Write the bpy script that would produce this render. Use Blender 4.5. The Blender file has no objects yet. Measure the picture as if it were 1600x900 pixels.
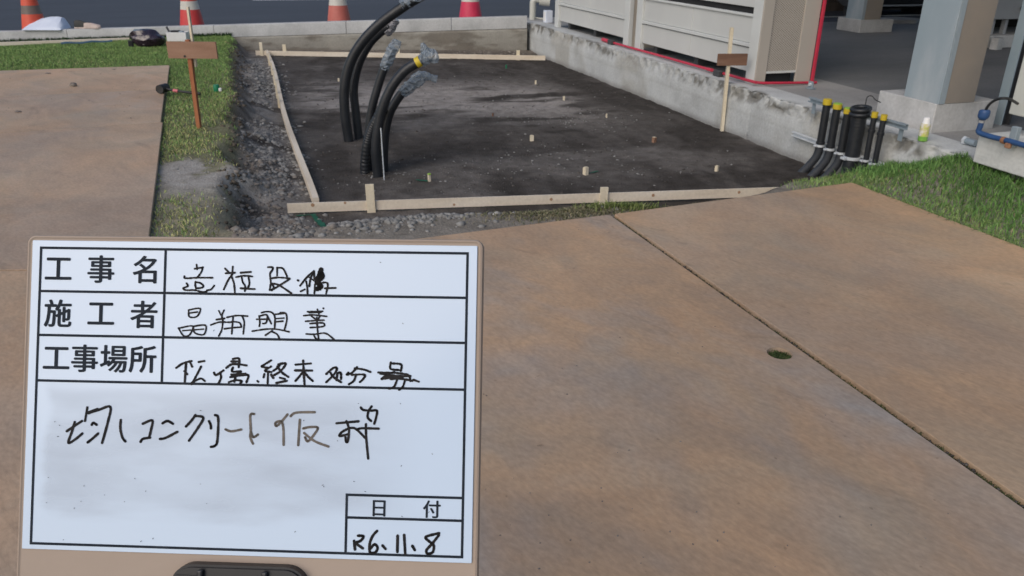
import bpy, bmesh, math, random
import numpy as np
from mathutils import Matrix, Vector
random.seed(7); rng = np.random.default_rng(7)
S = bpy.context.scene
COL = S.collection
R = math.radians

# ------------------------------------------------------------------ camera
F = 1240.0                      # focal length in pixels of the 1600 px wide photograph
_dn = np.array([-31., 2800., F]); _up = -_dn / np.linalg.norm(_dn)
_fw = np.array([0, 0, 1.]); _yw = _fw - _up * (_fw @ _up); _yw /= np.linalg.norm(_yw)
RC = np.array([np.cross(_yw, _up), _yw, _up])      # camera (right, down, forward) -> world
EYE = np.array([0, 0, 1.5])
cam = bpy.data.cameras.new('camera'); co = bpy.data.objects.new('camera', cam); COL.objects.link(co)
cx, cy, cz = RC[:, 0], RC[:, 1], RC[:, 2]
co.matrix_world = Matrix(((cx[0], -cy[0], -cz[0], 0), (cx[1], -cy[1], -cz[1], 0), (cx[2], -cy[2], -cz[2], 1.5), (0, 0, 0, 1)))
cam.sensor_width = 36; cam.lens = 36 * F / 1600; cam.clip_start = .05; cam.clip_end = 2000
cam.dof.use_dof = True; cam.dof.focus_distance = 1.15; cam.dof.aperture_fstop = 18.0
S.camera = co
# ------------------------------------------------------------------ light
SUN_EL, SUN_AZ = R(38), R(214)      # veiled sun behind the camera, to the left
w = bpy.data.worlds.new('World'); S.world = w; w.use_nodes = True
nt = w.node_tree; bg = nt.nodes['Background']
sky = nt.nodes.new('ShaderNodeTexSky'); sky.sky_type = 'NISHITA'; sky.sun_disc = False
sky.sun_elevation = SUN_EL; sky.sun_rotation = SUN_AZ; sky.air_density = 1.0; sky.dust_density = 2.0; sky.ozone_density = 1.0
nt.links.new(sky.outputs[0], bg.inputs[0]); bg.inputs[1].default_value = .105
sl = bpy.data.lights.new('sun', 'SUN'); sl.energy = .95; sl.angle = R(50); sl.color = (1, .89, .78)
so = bpy.data.objects.new('sun', sl); COL.objects.link(so)
sd = Vector((math.sin(SUN_AZ) * math.cos(SUN_EL), math.cos(SUN_AZ) * math.cos(SUN_EL), math.sin(SUN_EL)))
so.rotation_euler = sd.to_track_quat('Z', 'Y').to_euler()
S.view_settings.view_transform = 'Standard'; S.view_settings.look = 'None'
S.view_settings.exposure = .32; S.view_settings.gamma = 1

# ------------------------------------------------------------------ surveying helpers (photo measurements -> world)
def ray(u, v): return RC @ np.array([u - 800., v - 450., F])
def G(u, v, z=0.):
    d = ray(u, v); k = (z - 1.5) / d[2]; return EYE + k * d
W0 = np.array([.21672, 13.82848]); E1 = np.array([.305095, -.952322]); N1 = np.array([.952322, .305095])
WANG = math.atan2(E1[1], E1[0])          # the wall frame: s along the wall towards us, t onto the slab
def W(s, t, z=0.): p = W0 + s * E1 + t * N1; return np.array([p[0], p[1], z])
def ST(p): d = np.asarray(p)[:2] - W0; return d @ E1, d @ N1
def VT(u, v, t0):
    d = ray(u, v); k = (t0 + (W0 - EYE[:2]) @ N1) / (d[:2] @ N1); return EYE + k * d
def VY(u, v, y0): d = ray(u, v); return EYE + d * (y0 / d[1])

# ------------------------------------------------------------------ noise for geometry
_tab = rng.random((256, 256))
def vnoise(x, y, sc, ox=0):
    x = np.asarray(x) * sc + ox; y = np.asarray(y) * sc + ox * 1.7
    xi = np.floor(x).astype(int); yi = np.floor(y).astype(int); fx = x - xi; fy = y - yi
    fx = fx * fx * (3 - 2 * fx); fy = fy * fy * (3 - 2 * fy)
    a = _tab[xi % 256, yi % 256]; b = _tab[(xi + 1) % 256, yi % 256]; c = _tab[xi % 256, (yi + 1) % 256]; d = _tab[(xi + 1) % 256, (yi + 1) % 256]
    return (a * (1 - fx) + b * fx) * (1 - fy) + (c * (1 - fx) + d * fx) * fy
def fbm(x, y, sc, octv=4, ox=0):
    s = 0; a = 1; n = 0
    for k in range(octv): s = s + a * vnoise(x, y, sc * 2 ** k, ox + 13.7 * k); n += a; a *= .55
    return s / n
def sstep(a, b, x): q = np.clip((np.asarray(x, float) - a) / (b - a), 0, 1); return q * q * (3 - 2 * q)

# ------------------------------------------------------------------ materials
def mat(name, cols, scale=6, detail=6, rough=.8, bump=.0, bscale=60, stretch=(1, 1, 1), rot=0, metal=0, world=False, pos=None, attr=None,
        fine=0, spec=.5, rough_var=0, warp=.0, coat=0, alpha=1, trans=0):
    m = bpy.data.materials.new(name); m.use_nodes = True; t = m.node_tree; N = t.nodes; L = t.links
    b = N['Principled BSDF']; b.inputs['Roughness'].default_value = rough; b.inputs['Metallic'].default_value = metal
    b.inputs['Specular IOR Level'].default_value = spec
    if coat: b.inputs['Coat Weight'].default_value = coat; b.inputs['Coat Roughness'].default_value = .1
    if alpha < 1: b.inputs['Alpha'].default_value = alpha
    if trans: b.inputs['Transmission Weight'].default_value = trans
    if world: src = N.new('ShaderNodeNewGeometry').outputs['Position']
    else: src = N.new('ShaderNodeTexCoord').outputs['Object']
    mp = N.new('ShaderNodeMapping'); mp.vector_type = 'TEXTURE'; mp.inputs['Scale'].default_value = stretch; mp.inputs['Rotation'].default_value = (0, 0, rot)
    L.new(src, mp.inputs[0])
    nz = N.new('ShaderNodeTexNoise'); nz.inputs['Scale'].default_value = scale; nz.inputs['Detail'].default_value = detail
    nz.inputs['Roughness'].default_value = .6; nz.inputs['Distortion'].default_value = warp
    L.new(mp.outputs[0], nz.inputs['Vector'])
    rp = N.new('ShaderNodeValToRGB'); e = rp.color_ramp.elements
    n = len(cols); pos = pos or [.3 + .4 * i / max(1, n - 1) for i in range(n)]
    e[0].position = pos[0]; e[0].color = (*cols[0], 1); e[1].position = pos[-1]; e[1].color = (*cols[-1], 1)
    for i in range(1, n - 1): q = e.new(pos[i]); q.color = (*cols[i], 1)
    L.new(nz.outputs['Fac'], rp.inputs[0]); out = rp.outputs[0]
    if fine:
        n2 = N.new('ShaderNodeTexNoise'); n2.inputs['Scale'].default_value = bscale; n2.inputs['Detail'].default_value = 4; L.new(src, n2.inputs['Vector'])
        mr = N.new('ShaderNodeMapRange'); mr.inputs[1].default_value = .25; mr.inputs[2].default_value = .75
        mr.inputs[3].default_value = 1 - fine; mr.inputs[4].default_value = 1 + fine; L.new(n2.outputs['Fac'], mr.inputs[0])
        mx = N.new('ShaderNodeVectorMath'); mx.operation = 'SCALE'; L.new(out, mx.inputs[0]); L.new(mr.outputs[0], mx.inputs['Scale']); out = mx.outputs[0]
    if attr:
        at = N.new('ShaderNodeVertexColor'); at.layer_name = attr
        mx = N.new('ShaderNodeMix'); mx.data_type = 'RGBA'; mx.blend_type = 'MULTIPLY'; mx.inputs[0].default_value = 1
        L.new(out, mx.inputs[6]); L.new(at.outputs[0], mx.inputs[7]); out = mx.outputs[2]
    L.new(out, b.inputs['Base Color'])
    if rough_var:
        mr = N.new('ShaderNodeMapRange'); mr.inputs[1].default_value = .3; mr.inputs[2].default_value = .7
        mr.inputs[3].default_value = rough - rough_var; mr.inputs[4].default_value = rough + rough_var
        L.new(nz.outputs['Fac'], mr.inputs[0]); L.new(mr.outputs[0], b.inputs['Roughness'])
    if bump:
        bn = N.new('ShaderNodeTexNoise'); bn.inputs['Scale'].default_value = bscale; bn.inputs['Detail'].default_value = 5; L.new(src, bn.inputs['Vector'])
        bp = N.new('ShaderNodeBump'); bp.inputs['Strength'].default_value = bump; bp.inputs['Distance'].default_value = .01
        L.new(bn.outputs['Fac'], bp.inputs['Height']); L.new(bp.outputs[0], b.inputs['Normal'])
    return m
def c8(r, g, b, k=1.):
    f = lambda x: ((x / 255 + .055) / 1.055) ** 2.4 if x > 10 else x / 255 / 12.92
    return (f(r) * k, f(g) * k, f(b) * k)

def plate_mat(name, seed, film=.5):
    m = bpy.data.materials.new(name); m.use_nodes = True; t = m.node_tree; N = t.nodes; L = t.links; b = N['Principled BSDF']
    src = N.new('ShaderNodeNewGeometry').outputs['Position']
    def noise(sc, stretch, rot, det, dist=0, off=0):
        mp = N.new('ShaderNodeMapping'); mp.vector_type = 'TEXTURE'; mp.inputs['Scale'].default_value = stretch
        mp.inputs['Rotation'].default_value = (0, 0, rot); mp.inputs['Location'].default_value = (seed * 3.1 + off, seed * 1.7, 0)
        L.new(src, mp.inputs[0]); n = N.new('ShaderNodeTexNoise'); n.inputs['Scale'].default_value = sc; n.inputs['Detail'].default_value = det
        n.inputs['Roughness'].default_value = .62; n.inputs['Distortion'].default_value = dist; L.new(mp.outputs[0], n.inputs['Vector']); return n.outputs['Fac']
    def ramp(f, st):
        r = N.new('ShaderNodeValToRGB'); e = r.color_ramp.elements
        e[0].position, e[0].color = st[0][0], (*st[0][1], 1); e[1].position, e[1].color = st[-1][0], (*st[-1][1], 1)
        for p, c in st[1:-1]: q = e.new(p); q.color = (*c, 1)
        L.new(f, r.inputs[0]); return r.outputs[0]
    def mix(f, a, c, mode='MIX'):
        x = N.new('ShaderNodeMix'); x.data_type = 'RGBA'; x.blend_type = mode
        if isinstance(f, float): x.inputs[0].default_value = f
        else: L.new(f, x.inputs[0])
        L.new(a, x.inputs[6]); L.new(c, x.inputs[7]); return x.outputs[2]
    big = noise(1.1, (1, 1, 1), .4, 5, .6)
    c1 = ramp(big, [(.30, (0.396, 0.273, 0.175)), (.44, (0.489, 0.310, 0.182)), (.56, (0.454, 0.322, 0.209)), (.70, (0.417, 0.338, 0.241))])
    st = noise(2.3, (1.6, .85, 1), R(-52), 9, 1.0, 5)
    c2 = ramp(st, [(.30, (0.302, 0.252, 0.201)), (.47, (0.403, 0.295, 0.201)), (.6, (0.510, 0.345, 0.215)), (.75, (0.503, 0.396, 0.283))])
    c = mix(.5, c1, c2)
    gm = noise(.75, (1.5, 1, 1), R(-50), 4, .8, 11)       # greyish mud film
    gf = ramp(gm, [(.44, (0, 0, 0)), (.52, (.4 * film,) * 3), (.62, (film,) * 3)])
    grey = ramp(noise(3.2, (1.5, .8, 1), R(-48), 8, 1.0, 3), [(.30, (0.247, 0.226, 0.213)), (.48, (0.336, 0.299, 0.265)), (.66, (0.420, 0.367, 0.317))])
    c = mix(gf, c, grey)
    pale = ramp(noise(.6, (1, 1, 1), 0, 5, .6, 31), [(.42, (.96, .96, .97)), (.62, (1.17, 1.15, 1.12))]); c = mix(1., c, pale, 'MULTIPLY')
    dk = ramp(noise(2.6, (1.7, .7, 1), R(-40), 9, 1.6, 21), [(.60, (1, 1, 1)), (.70, (.78, .79, .80))])   # scuffs
    c = mix(1., c, dk, 'MULTIPLY')
    fn = ramp(noise(55, (1.5, .8, 1), R(-50), 4, 0, 2), [(.3, (.84, .84, .84)), (.7, (1.10, 1.10, 1.10))])
    c = mix(1., c, fn, 'MULTIPLY')
    sp = ramp(noise(26, (1, 1, 1), 0, 2, 0, 9), [(.235, (.72, .70, .68)), (.27, (1, 1, 1))])    # specks of dirt
    c = mix(1., c, sp, 'MULTIPLY')
    L.new(c, b.inputs['Base Color'])
    mr = N.new('ShaderNodeMapRange'); mr.inputs[1].default_value = .3; mr.inputs[2].default_value = .7; mr.inputs[3].default_value = .72; mr.inputs[4].default_value = .48
    L.new(st, mr.inputs[0]); L.new(mr.outputs[0], b.inputs['Roughness']); b.inputs['Specular IOR Level'].default_value = .4
    bn = N.new('ShaderNodeBump'); bn.inputs['Strength'].default_value = .25; bn.inputs['Distance'].default_value = .004
    L.new(noise(30, (2, 1, 1), R(-50), 6), bn.inputs['Height']); L.new(bn.outputs[0], b.inputs['Normal'])
    return m

M = {}
M['soil'] = mat('soil', [(.72, .7, .68), (1, 1, 1), (1.25, 1.25, 1.25)], 9, 8, .95, .9, 70, world=True, attr='tint', fine=.22, spec=.15)
M['stone'] = mat('crushed_stone', [(0.149, 0.147, 0.143), (0.241, 0.237, 0.226), (0.368, 0.362, 0.341)], 14, 2, .9, .3, 60, world=True, spec=.2)
M['stone_pale'] = mat('pale_stone', [(.13, .13, .13), (.22, .22, .21), (.34, .34, .33)], 17, 2, .9, .3, 60, world=True, spec=.2)
M['clod'] = mat('earth_clod', [(0.150, 0.131, 0.119), (0.285, 0.261, 0.231)], 14, 2, .95, .3, 60, world=True, spec=.1)
M['clod_brown'] = mat('brown_clod', [(.09, .075, .058), (.17, .145, .115)], 14, 2, .95, .3, 60, world=True, spec=.1)
M['asphalt'] = mat('asphalt', [(.047, .055, .070), (.062, .071, .088)], .8, 8, .82, .4, 120, stretch=(4, 1, 1), rot=.1, world=True, fine=.15, spec=.35)
M['road_paint'] = mat('road_paint', [(.45, .45, .45), (.62, .62, .62)], 5, 5, .7, world=True)
M['concrete'] = mat('concrete', [(0.385, 0.396, 0.391), (0.473, 0.490, 0.484), (0.550, 0.567, 0.556)], 2.2, 9, .9, .5, 50, stretch=(1, 1, 1), world=True, attr='tint', fine=.12, spec=.25)
M['kerb'] = mat('kerb_concrete', [(.36, .37, .37), (.45, .46, .46), (.53, .54, .54)], 2.5, 9, .9, .4, 60, world=True, fine=.12, spec=.25)
M['slab'] = mat('slab_concrete', [(.25, .25, .245), (.32, .32, .315), (.39, .39, .38)], 1.6, 9, .85, .4, 60, world=True, fine=.12, spec=.3)
M['yard'] = mat('yard_concrete', [(.12, .125, .13), (.17, .175, .18), (.23, .23, .23)], .9, 9, .75, .3, 50, stretch=(2.5, 1, 1), rot=.5, world=True, fine=.12, spec=.35)
M['footing'] = mat('footing_concrete', [(.38, .38, .37), (.48, .48, .47), (.56, .56, .55)], 4, 8, .85, .35, 40, fine=.1, spec=.25)
M['block'] = mat('painted_block', [(.42, .44, .43), (.56, .57, .55), (.62, .63, .61)], 3.5, 9, .8, .35, 40, fine=.1, spec=.3)
M['column'] = mat('column_paint_glare', [(.33, .41, .45), (.39, .46, .50), (.56, .60, .62)], 1.6, 8, .42, .15, 30, stretch=(1, 1, 3.5), pos=[.35, .56, .68], spec=.4, metal=.3)  # palest tone paints white glare streaks onto the column
M['cover'] = mat('beige_cover_plate', [(.25, .225, .195), (.30, .265, .225), (.36, .30, .24)], 1.3, 7, .42, .1, 20, spec=.4)  # beige plate; its warmest tone paints in a faint sunset glow
M['post'] = mat('post_paint', [(.33, .42, .46), (.42, .50, .54)], 3, 5, .5)
M['beige'] = mat('beige_enamel', [(.42, .385, .335), (.46, .42, .365)], 2, 6, .5, .08, 20, spec=.4)
M['panel'] = mat('panel_enamel', [(0.515, 0.526, 0.510), (0.582, 0.594, 0.571)], 1.2, 8, .5, .08, 15, stretch=(1, 1, 2), spec=.4)
M['rail'] = mat('rail_enamel', [(.56, .58, .565), (.62, .64, .62)], 3, 5, .5, spec=.4)
M['dark'] = mat('void_shade', [(.012, .013, .014), (.02, .02, .022)], 4, 3, .9)  # near-black, paints the shade inside gaps and openings
M['grille'] = mat('grille_shade', [(.06, .056, .05), (.09, .08, .07)], 4, 3, .8)  # dark tone paints the shade behind the perforations
M['red'] = mat('red_tube', [(.46, .022, .055), (.56, .035, .07)], 8, 4, .45)
M['wood'] = mat('pale_pine', [(.60, .51, .40), (.70, .62, .50), (.76, .69, .58)], 5, 5, .75, .2, 60, stretch=(4, .5, .5), world=False, fine=.08, spec=.25)
M['woodv'] = mat('pale_pine_upright', [(.60, .52, .37), (.70, .62, .46), (.76, .69, .55)], 5, 5, .75, .2, 60, stretch=(.5, .5, 4), fine=.08, spec=.25)
M['knot'] = mat('wood_knot', [(.34, .20, .11), (.44, .28, .17)], 30, 3, .8)
M['orange_wood'] = mat('orange_wood', [(.30, .105, .045), (.40, .155, .065)], 6, 5, .8, .2, 60, stretch=(.5, .5, 4))
M['brown_board'] = mat('brown_board', [(.17, .09, .055), (.27, .155, .10), (.33, .20, .135)], 6, 6, .8, .2, 60, stretch=(4, .5, .7))
M['dark_board'] = mat('dark_brown_board', [(.10, .05, .032), (.18, .095, .06), (.24, .15, .10)], 6, 6, .8, .2, 60, stretch=(4, .5, .7))
M['hose'] = mat('black_conduit', [(.012, .014, .017), (.022, .025, .03)], 9, 5, .42, .15, 50, spec=.45)
M['hose_dusty'] = mat('dusty_conduit', [(.02, .023, .028), (.055, .062, .072)], 7, 6, .6, .2, 50)
M['yellow'] = mat('yellow_tape', [(.50, .37, .02), (.62, .47, .03)], 12, 4, .5)
M['lime'] = mat('lime_tape', [(.25, .45, .05), (.35, .55, .08)], 12, 4, .5)
M['wrap'] = mat('clear_plastic_film', [(.20, .25, .30), (.34, .40, .46)], 18, 5, .18, .6, 30, spec=.7, alpha=.58)
M['wrap_grey'] = mat('grey_plastic_film', [(.22, .22, .24), (.34, .34, .37)], 18, 5, .25, .9, 45, spec=.7, alpha=.9)
M['galv'] = mat('galvanised_steel', [(.58, .62, .65), (.76, .80, .83)], 9, 5, .35, .1, 40, metal=.25)
M['galv_dull'] = mat('dull_galvanised_steel', [(.24, .30, .34), (.34, .40, .44)], 9, 5, .55, .1, 40, metal=.3)
M['blue'] = mat('blue_conduit', [(.018, .055, .15), (.03, .085, .22)], 9, 5, .45, .1, 40)
M['rust'] = mat('rust', [(.22, .09, .04), (.35, .19, .11)], 30, 4, .85)
M['cone_red'] = mat('cone_red', [(.50, .035, .04), (.60, .06, .055)], 6, 5, .5)
M['cone_orange'] = mat('cone_orange', [(.58, .07, .035), (.68, .10, .05)], 6, 5, .5)
M['cone_faded'] = mat('cone_faded', [(.42, .11, .085), (.52, .15, .12)], 6, 5, .55)
M['cone_pink'] = mat('cone_pink', [(.50, .02, .07), (.62, .04, .10)], 6, 5, .5)
M['cone_white'] = mat('cone_white', [(.50, .49, .44), (.62, .60, .54)], 6, 5, .5)
M['cone_grey'] = mat('cone_grey_band', [(.13, .10, .085), (.18, .14, .12)], 6, 5, .5)
M['cloth'] = mat('white_cloth', [(.62, .68, .80), (.72, .78, .88)], 6, 5, .8, .3, 30)
M['white'] = mat('white_plastic', [(.76, .76, .75), (.84, .84, .83)], 6, 5, .5)
M['offwhite'] = mat('cream_enamel', [(.50, .51, .46), (.58, .59, .54)], 2, 5, .5)
M['pale_shoe'] = mat('pale_canvas', [(.46, .37, .33), (.58, .49, .45)], 20, 5, .8)
M['black'] = mat('black_rubber', [(.010, .011, .012), (.02, .021, .022)], 12, 4, .55)
M['purple'] = mat('dark_purple_film', [(.012, .008, .014), (.035, .02, .035)], 12, 6, .18, .5, 25, spec=.8)
M['pink'] = mat('pink_band', [(.55, .13, .15), (.62, .18, .20)], 12, 4, .6)
M['green'] = mat('green_plastic', [(.0, .16, .07), (.01, .22, .10)], 12, 4, .5)
M['green_spray'] = mat('green_spray_paint', [(.008, .085, .05), (.012, .13, .075)], 20, 6, .9, world=True)
M['skyblue'] = mat('blue_tarp_strip', [(.06, .13, .20), (.10, .18, .26)], 12, 4, .7)
M['can_body'] = mat('can_print', [(.50, .55, .12), (.62, .56, .30), (.72, .70, .64)], 28, 3, .35, pos=[.4, .5, .6])
M['can_green'] = mat('can_green', [(.15, .36, .05), (.25, .5, .1)], 28, 3, .35)
M['bkwall'] = mat('dark_block_wall', [(.055, .045, .038), (.095, .078, .066)], 2, 6, .9, .3, 20)
M['machine'] = mat('dark_machine', [(.03, .033, .036), (.07, .072, .078)], 2, 6, .6)
M['grey_tank'] = mat('grey_steel', [(.24, .25, .26), (.32, .33, .34)], 2, 6, .5)
M['roof'] = mat('canopy_steel', [(.16, .17, .18), (.24, .25, .26)], 2, 5, .6)
M['frame'] = mat('board_frame_plastic', [(.345, .27, .215), (.385, .305, .24)], 3, 6, .5, .06, 60, spec=.35)
M['ink'] = mat('printed_ink', [(.012, .017, .026), (.022, .03, .042)], 30, 3, .6, spec=.12)
M['marker'] = mat('marker_ink', [(.008, .009, .011), (.030, .027, .027)], 60, 3, .6, spec=.12)
M['marker_brown'] = mat('faded_marker_ink', [(.03, .024, .02), (.13, .105, .085)], 70, 3, .4)
M['clip'] = mat('black_clip_plastic', [(.012, .012, .015), (.022, .022, .026)], 12, 4, .4)
def whiteboard_mat():
    m = mat('whiteboard_enamel', [(.80, .81, .82), (.80, .81, .82)], 3, 6, .16, spec=.5)
    N = m.node_tree.nodes; L = m.node_tree.links; b = N['Principled BSDF']
    tc = N.new('ShaderNodeTexCoord'); sx = N.new('ShaderNodeSeparateXYZ'); L.new(tc.outputs['Object'], sx.inputs[0])
    nz = N.new('ShaderNodeTexNoise'); nz.inputs['Scale'].default_value = 9; nz.inputs['Detail'].default_value = 6
    mp = N.new('ShaderNodeMapping'); mp.inputs['Scale'].default_value = (.6, 2.4, 1); L.new(tc.outputs['Object'], mp.inputs[0]); L.new(mp.outputs[0], nz.inputs['Vector'])
    # the wiped area is grey with old marker: an oblong in the lower field
    def edge(sock, a, b_, c, d):
        n1 = N.new('ShaderNodeMath'); n1.operation = 'MULTIPLY_ADD'; L.new(nz.outputs['Fac'], n1.inputs[0]); n1.inputs[1].default_value = .05; L.new(sock, n1.inputs[2])
        r1 = N.new('ShaderNodeMapRange'); r1.interpolation_type = 'SMOOTHSTEP'; r1.inputs[1].default_value = a + .025; r1.inputs[2].default_value = b_ + .025; L.new(n1.outputs[0], r1.inputs[0])
        r2 = N.new('ShaderNodeMapRange'); r2.interpolation_type = 'SMOOTHSTEP'; r2.inputs[1].default_value = c + .025; r2.inputs[2].default_value = d + .025; r2.inputs[3].default_value = 1; r2.inputs[4].default_value = 0; L.new(n1.outputs[0], r2.inputs[0])
        x = N.new('ShaderNodeMath'); x.operation = 'MULTIPLY'; L.new(r1.outputs[0], x.inputs[0]); L.new(r2.outputs[0], x.inputs[1]); return x.outputs[0]
    ex = edge(sx.outputs[0], -.262, -.245, .10, .235); ey = edge(sx.outputs[1], -.158, -.13, -.01, .02)
    k = N.new('ShaderNodeMath'); k.operation = 'MULTIPLY'; L.new(ex, k.inputs[0]); L.new(ey, k.inputs[1])
    pr = N.new('ShaderNodeMapRange'); pr.inputs[1].default_value = .35; pr.inputs[2].default_value = .65; pr.inputs[3].default_value = .35; pr.inputs[4].default_value = 1; L.new(nz.outputs['Fac'], pr.inputs[0])
    k2 = N.new('ShaderNodeMath'); k2.operation = 'MULTIPLY'; L.new(k.outputs[0], k2.inputs[0]); L.new(pr.outputs[0], k2.inputs[1])
    mx = N.new('ShaderNodeMix'); mx.data_type = 'RGBA'; L.new(k2.outputs[0], mx.inputs[0]); mx.inputs[6].default_value = (.56, .675, .82, 1); mx.inputs[7].default_value = (.42, .50, .61, 1)
    L.new(mx.outputs[2], b.inputs['Base Color'])
    rr = N.new('ShaderNodeMapRange'); rr.inputs[3].default_value = .14; rr.inputs[4].default_value = .34; L.new(k2.outputs[0], rr.inputs[0]); L.new(rr.outputs[0], b.inputs['Roughness'])
    return m
M['whiteboard'] = whiteboard_mat()

# ------------------------------------------------------------------ mesh builder
class MB:
    def __init__(s): s.v = []; s.f = []
    def add(s, vs, fs): n = len(s.v); s.v += [tuple(map(float, p)) for p in vs]; s.f += [tuple(i + n for i in f) for f in fs]; return s
    def box(s, c, d, rz=0, mtx=None, bev=0):
        hx, hy, hz = [q / 2 for q in d]
        if bev:
            bm = bmesh.new(); bmesh.ops.create_cube(bm, size=1); bmesh.ops.scale(bm, vec=d, verts=bm.verts)
            bmesh.ops.bevel(bm, geom=bm.edges[:], offset=bev, segments=2, affect='EDGES', profile=.5)
            vs = [v.co.copy() for v in bm.verts]; fs = [tuple(v.index for v in f.verts) for f in bm.faces]; bm.free()
        else:
            vs = [Vector((x * hx, y * hy, z * hz)) for z in (-1, 1) for y in (-1, 1) for x in (-1, 1)]
            fs = [(0, 2, 3, 1), (4, 5, 7, 6), (0, 1, 5, 4), (2, 6, 7, 3), (0, 4, 6, 2), (1, 3, 7, 5)]
        q = Matrix.Translation(c) @ Matrix.Rotation(rz, 4, 'Z') if mtx is None else Matrix.Translation(c) @ mtx
        return s.add([q @ v for v in vs], fs)
    def span(s, a, b, bev=0): # box between two corners
        return s.box([(p + q) / 2 for p, q in zip(a, b)], [abs(q - p) for p, q in zip(a, b)], bev=bev)
    def tube(s, pts, r, n=12, cap=True):
        pts = [Vector(p) for p in pts]; rs = r if isinstance(r, (list, tuple)) else [r] * len(pts); vs = []; fs = []
        up = None
        for i, p in enumerate(pts):
            t = (pts[min(i + 1, len(pts) - 1)] - pts[max(i - 1, 0)]).normalized()
            if up is None: up = t.orthogonal().normalized()
            up = (up - t * up.dot(t)).normalized(); x = t.cross(up)
            for k in range(n): a = 2 * math.pi * k / n; vs.append(p + (up * math.cos(a) + x * math.sin(a)) * rs[i])
        m = len(pts)
        for i in range(m - 1):
            for k in range(n): fs.append((i * n + k, i * n + (k + 1) % n, (i + 1) * n + (k + 1) % n, (i + 1) * n + k))
        if cap: fs.append(tuple(range(n))[::-1]); fs.append(tuple(range((m - 1) * n, m * n)))
        return s.add(vs, fs)
    def lathe(s, prof, n=24, c=(0, 0, 0)):
        return s.tube_lathe(prof, n, c)
    def tube_lathe(s, prof, n, c):
        vs = [(c[0] + r * math.cos(2 * math.pi * k / n), c[1] + r * math.sin(2 * math.pi * k / n), c[2] + z) for r, z in prof for k in range(n)]
        fs = [(i * n + k, i * n + (k + 1) % n, (i + 1) * n + (k + 1) % n, (i + 1) * n + k) for i in range(len(prof) - 1) for k in range(n)]
        if prof[0][0] > 0: fs.append(tuple(range(n))[::-1])
        if prof[-1][0] > 0: fs.append(tuple(range((len(prof) - 1) * n, len(prof) * n)))
        return s.add(vs, fs)
    def prism(s, poly, z0, z1): # poly ccw
        n = len(poly); vs = [(x, y, z0) for x, y in poly] + [(x, y, z1) for x, y in poly]
        return s.add(vs, [tuple(range(n))[::-1], tuple(range(n, 2 * n))] + [(i, (i + 1) % n, n + (i + 1) % n, n + i) for i in range(n)])
    def mesh(s, name, m, smooth=False):
        me = bpy.data.meshes.new(name); me.from_pydata(s.v, [], s.f); me.materials.append(m)
        if smooth: me.polygons.foreach_set('use_smooth', [True] * len(me.polygons)); me.set_sharp_from_angle(angle=R(40))
        me.update(); return me
    def build(s, name, m, parent=None, smooth=False, **props):
        o = bpy.data.objects.new(name, s.mesh(name, m, smooth)); COL.objects.link(o)
        if parent: o.parent = parent
        for k, v in props.items(): o[k] = v
        return o
def npmesh(name, V, Fc, m, smooth=False, parent=None, col=None):
    me = bpy.data.meshes.new(name); k = Fc.shape[1]
    me.vertices.add(len(V)); me.vertices.foreach_set('co', np.asarray(V, np.float32).ravel())
    me.loops.add(Fc.size); me.loops.foreach_set('vertex_index', Fc.astype(np.int32).ravel())
    me.polygons.add(len(Fc)); me.polygons.foreach_set('loop_start', np.arange(0, Fc.size, k, dtype=np.int32))
    if smooth: me.polygons.foreach_set('use_smooth', np.ones(len(Fc), bool))
    me.update(calc_edges=True); me.validate()
    if col is not None:
        a = me.color_attributes.new('tint', 'FLOAT_COLOR', 'POINT'); c = np.ones((len(V), 4), np.float32); c[:, :3] = col; a.data.foreach_set('color', c.ravel())
    me.materials.append(m); o = bpy.data.objects.new(name, me); COL.objects.link(o)
    if parent: o.parent = parent
    return o
def tag(o, label, cat, group=None):
    o['label'] = label; o['category'] = cat
    if group: o['group'] = group
    return o
def thing(name, label, cat, loc, rz=0, group=None):
    o = bpy.data.objects.new(name, None); COL.objects.link(o); o.location = tuple(map(float, loc)); o.rotation_euler = (0, 0, rz); o.empty_display_size = .1
    return tag(o, label, cat, group)
def struct(o, kind='structure'): o['kind'] = kind; return o
def smooth_path(pts, n=8):
    P = [Vector(p) for p in pts]; out = []
    for i in range(len(P) - 1):
        p0, p1, p2, p3 = P[max(i - 1, 0)], P[i], P[i + 1], P[min(i + 2, len(P) - 1)]
        for k in range(n):
            t = k / n; out.append(.5 * ((2 * p1) + (p2 - p0) * t + (2 * p0 - 5 * p1 + 4 * p2 - p3) * t * t + (3 * p1 - p0 - 3 * p2 + p3) * t ** 3))
    out.append(P[-1]); return out

# ------------------------------------------------------------------ terrain
# the kerb and the road behind it climb gently towards the wall corner
_a = G(0, 49, .05); _b = G(824, 25, .315); KA = _a[:2]; KB = _b[:2]; kd = (KB - KA) / np.linalg.norm(KB - KA); kn = np.array([-kd[1], kd[0]]); kang = math.atan2(kd[1], kd[0])
KSL = (.315 - .05) / np.linalg.norm(KB - KA)
def kz(x): return .05 + KSL * x               # height of the kerb top at x metres along it
def road_z(x): return np.clip(kz(x) - .147, -.45, .183)
def kdist(s, t):                              # distance in front of the kerb face
    return -((W0[0] + s * E1[0] + t * N1[0] - KA[0]) * kn[0] + (W0[1] + s * E1[1] + t * N1[1] - KA[1]) * kn[1])
def far_s(t): return -.62 + (t + 4.36) * (1.68 / 4.29)
def near_s(t): return 8.16 + .58 * sstep(-3.6, -2.5, t) - .26 * sstep(-1.7, -.9, t) - .16 * sstep(-.6, 0, t)
def near_w(t): return .62 - .40 * sstep(-3.6, -2.5, t)
def plate_s(t): return 9.07 - .093 * (t + 2.53)
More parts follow.
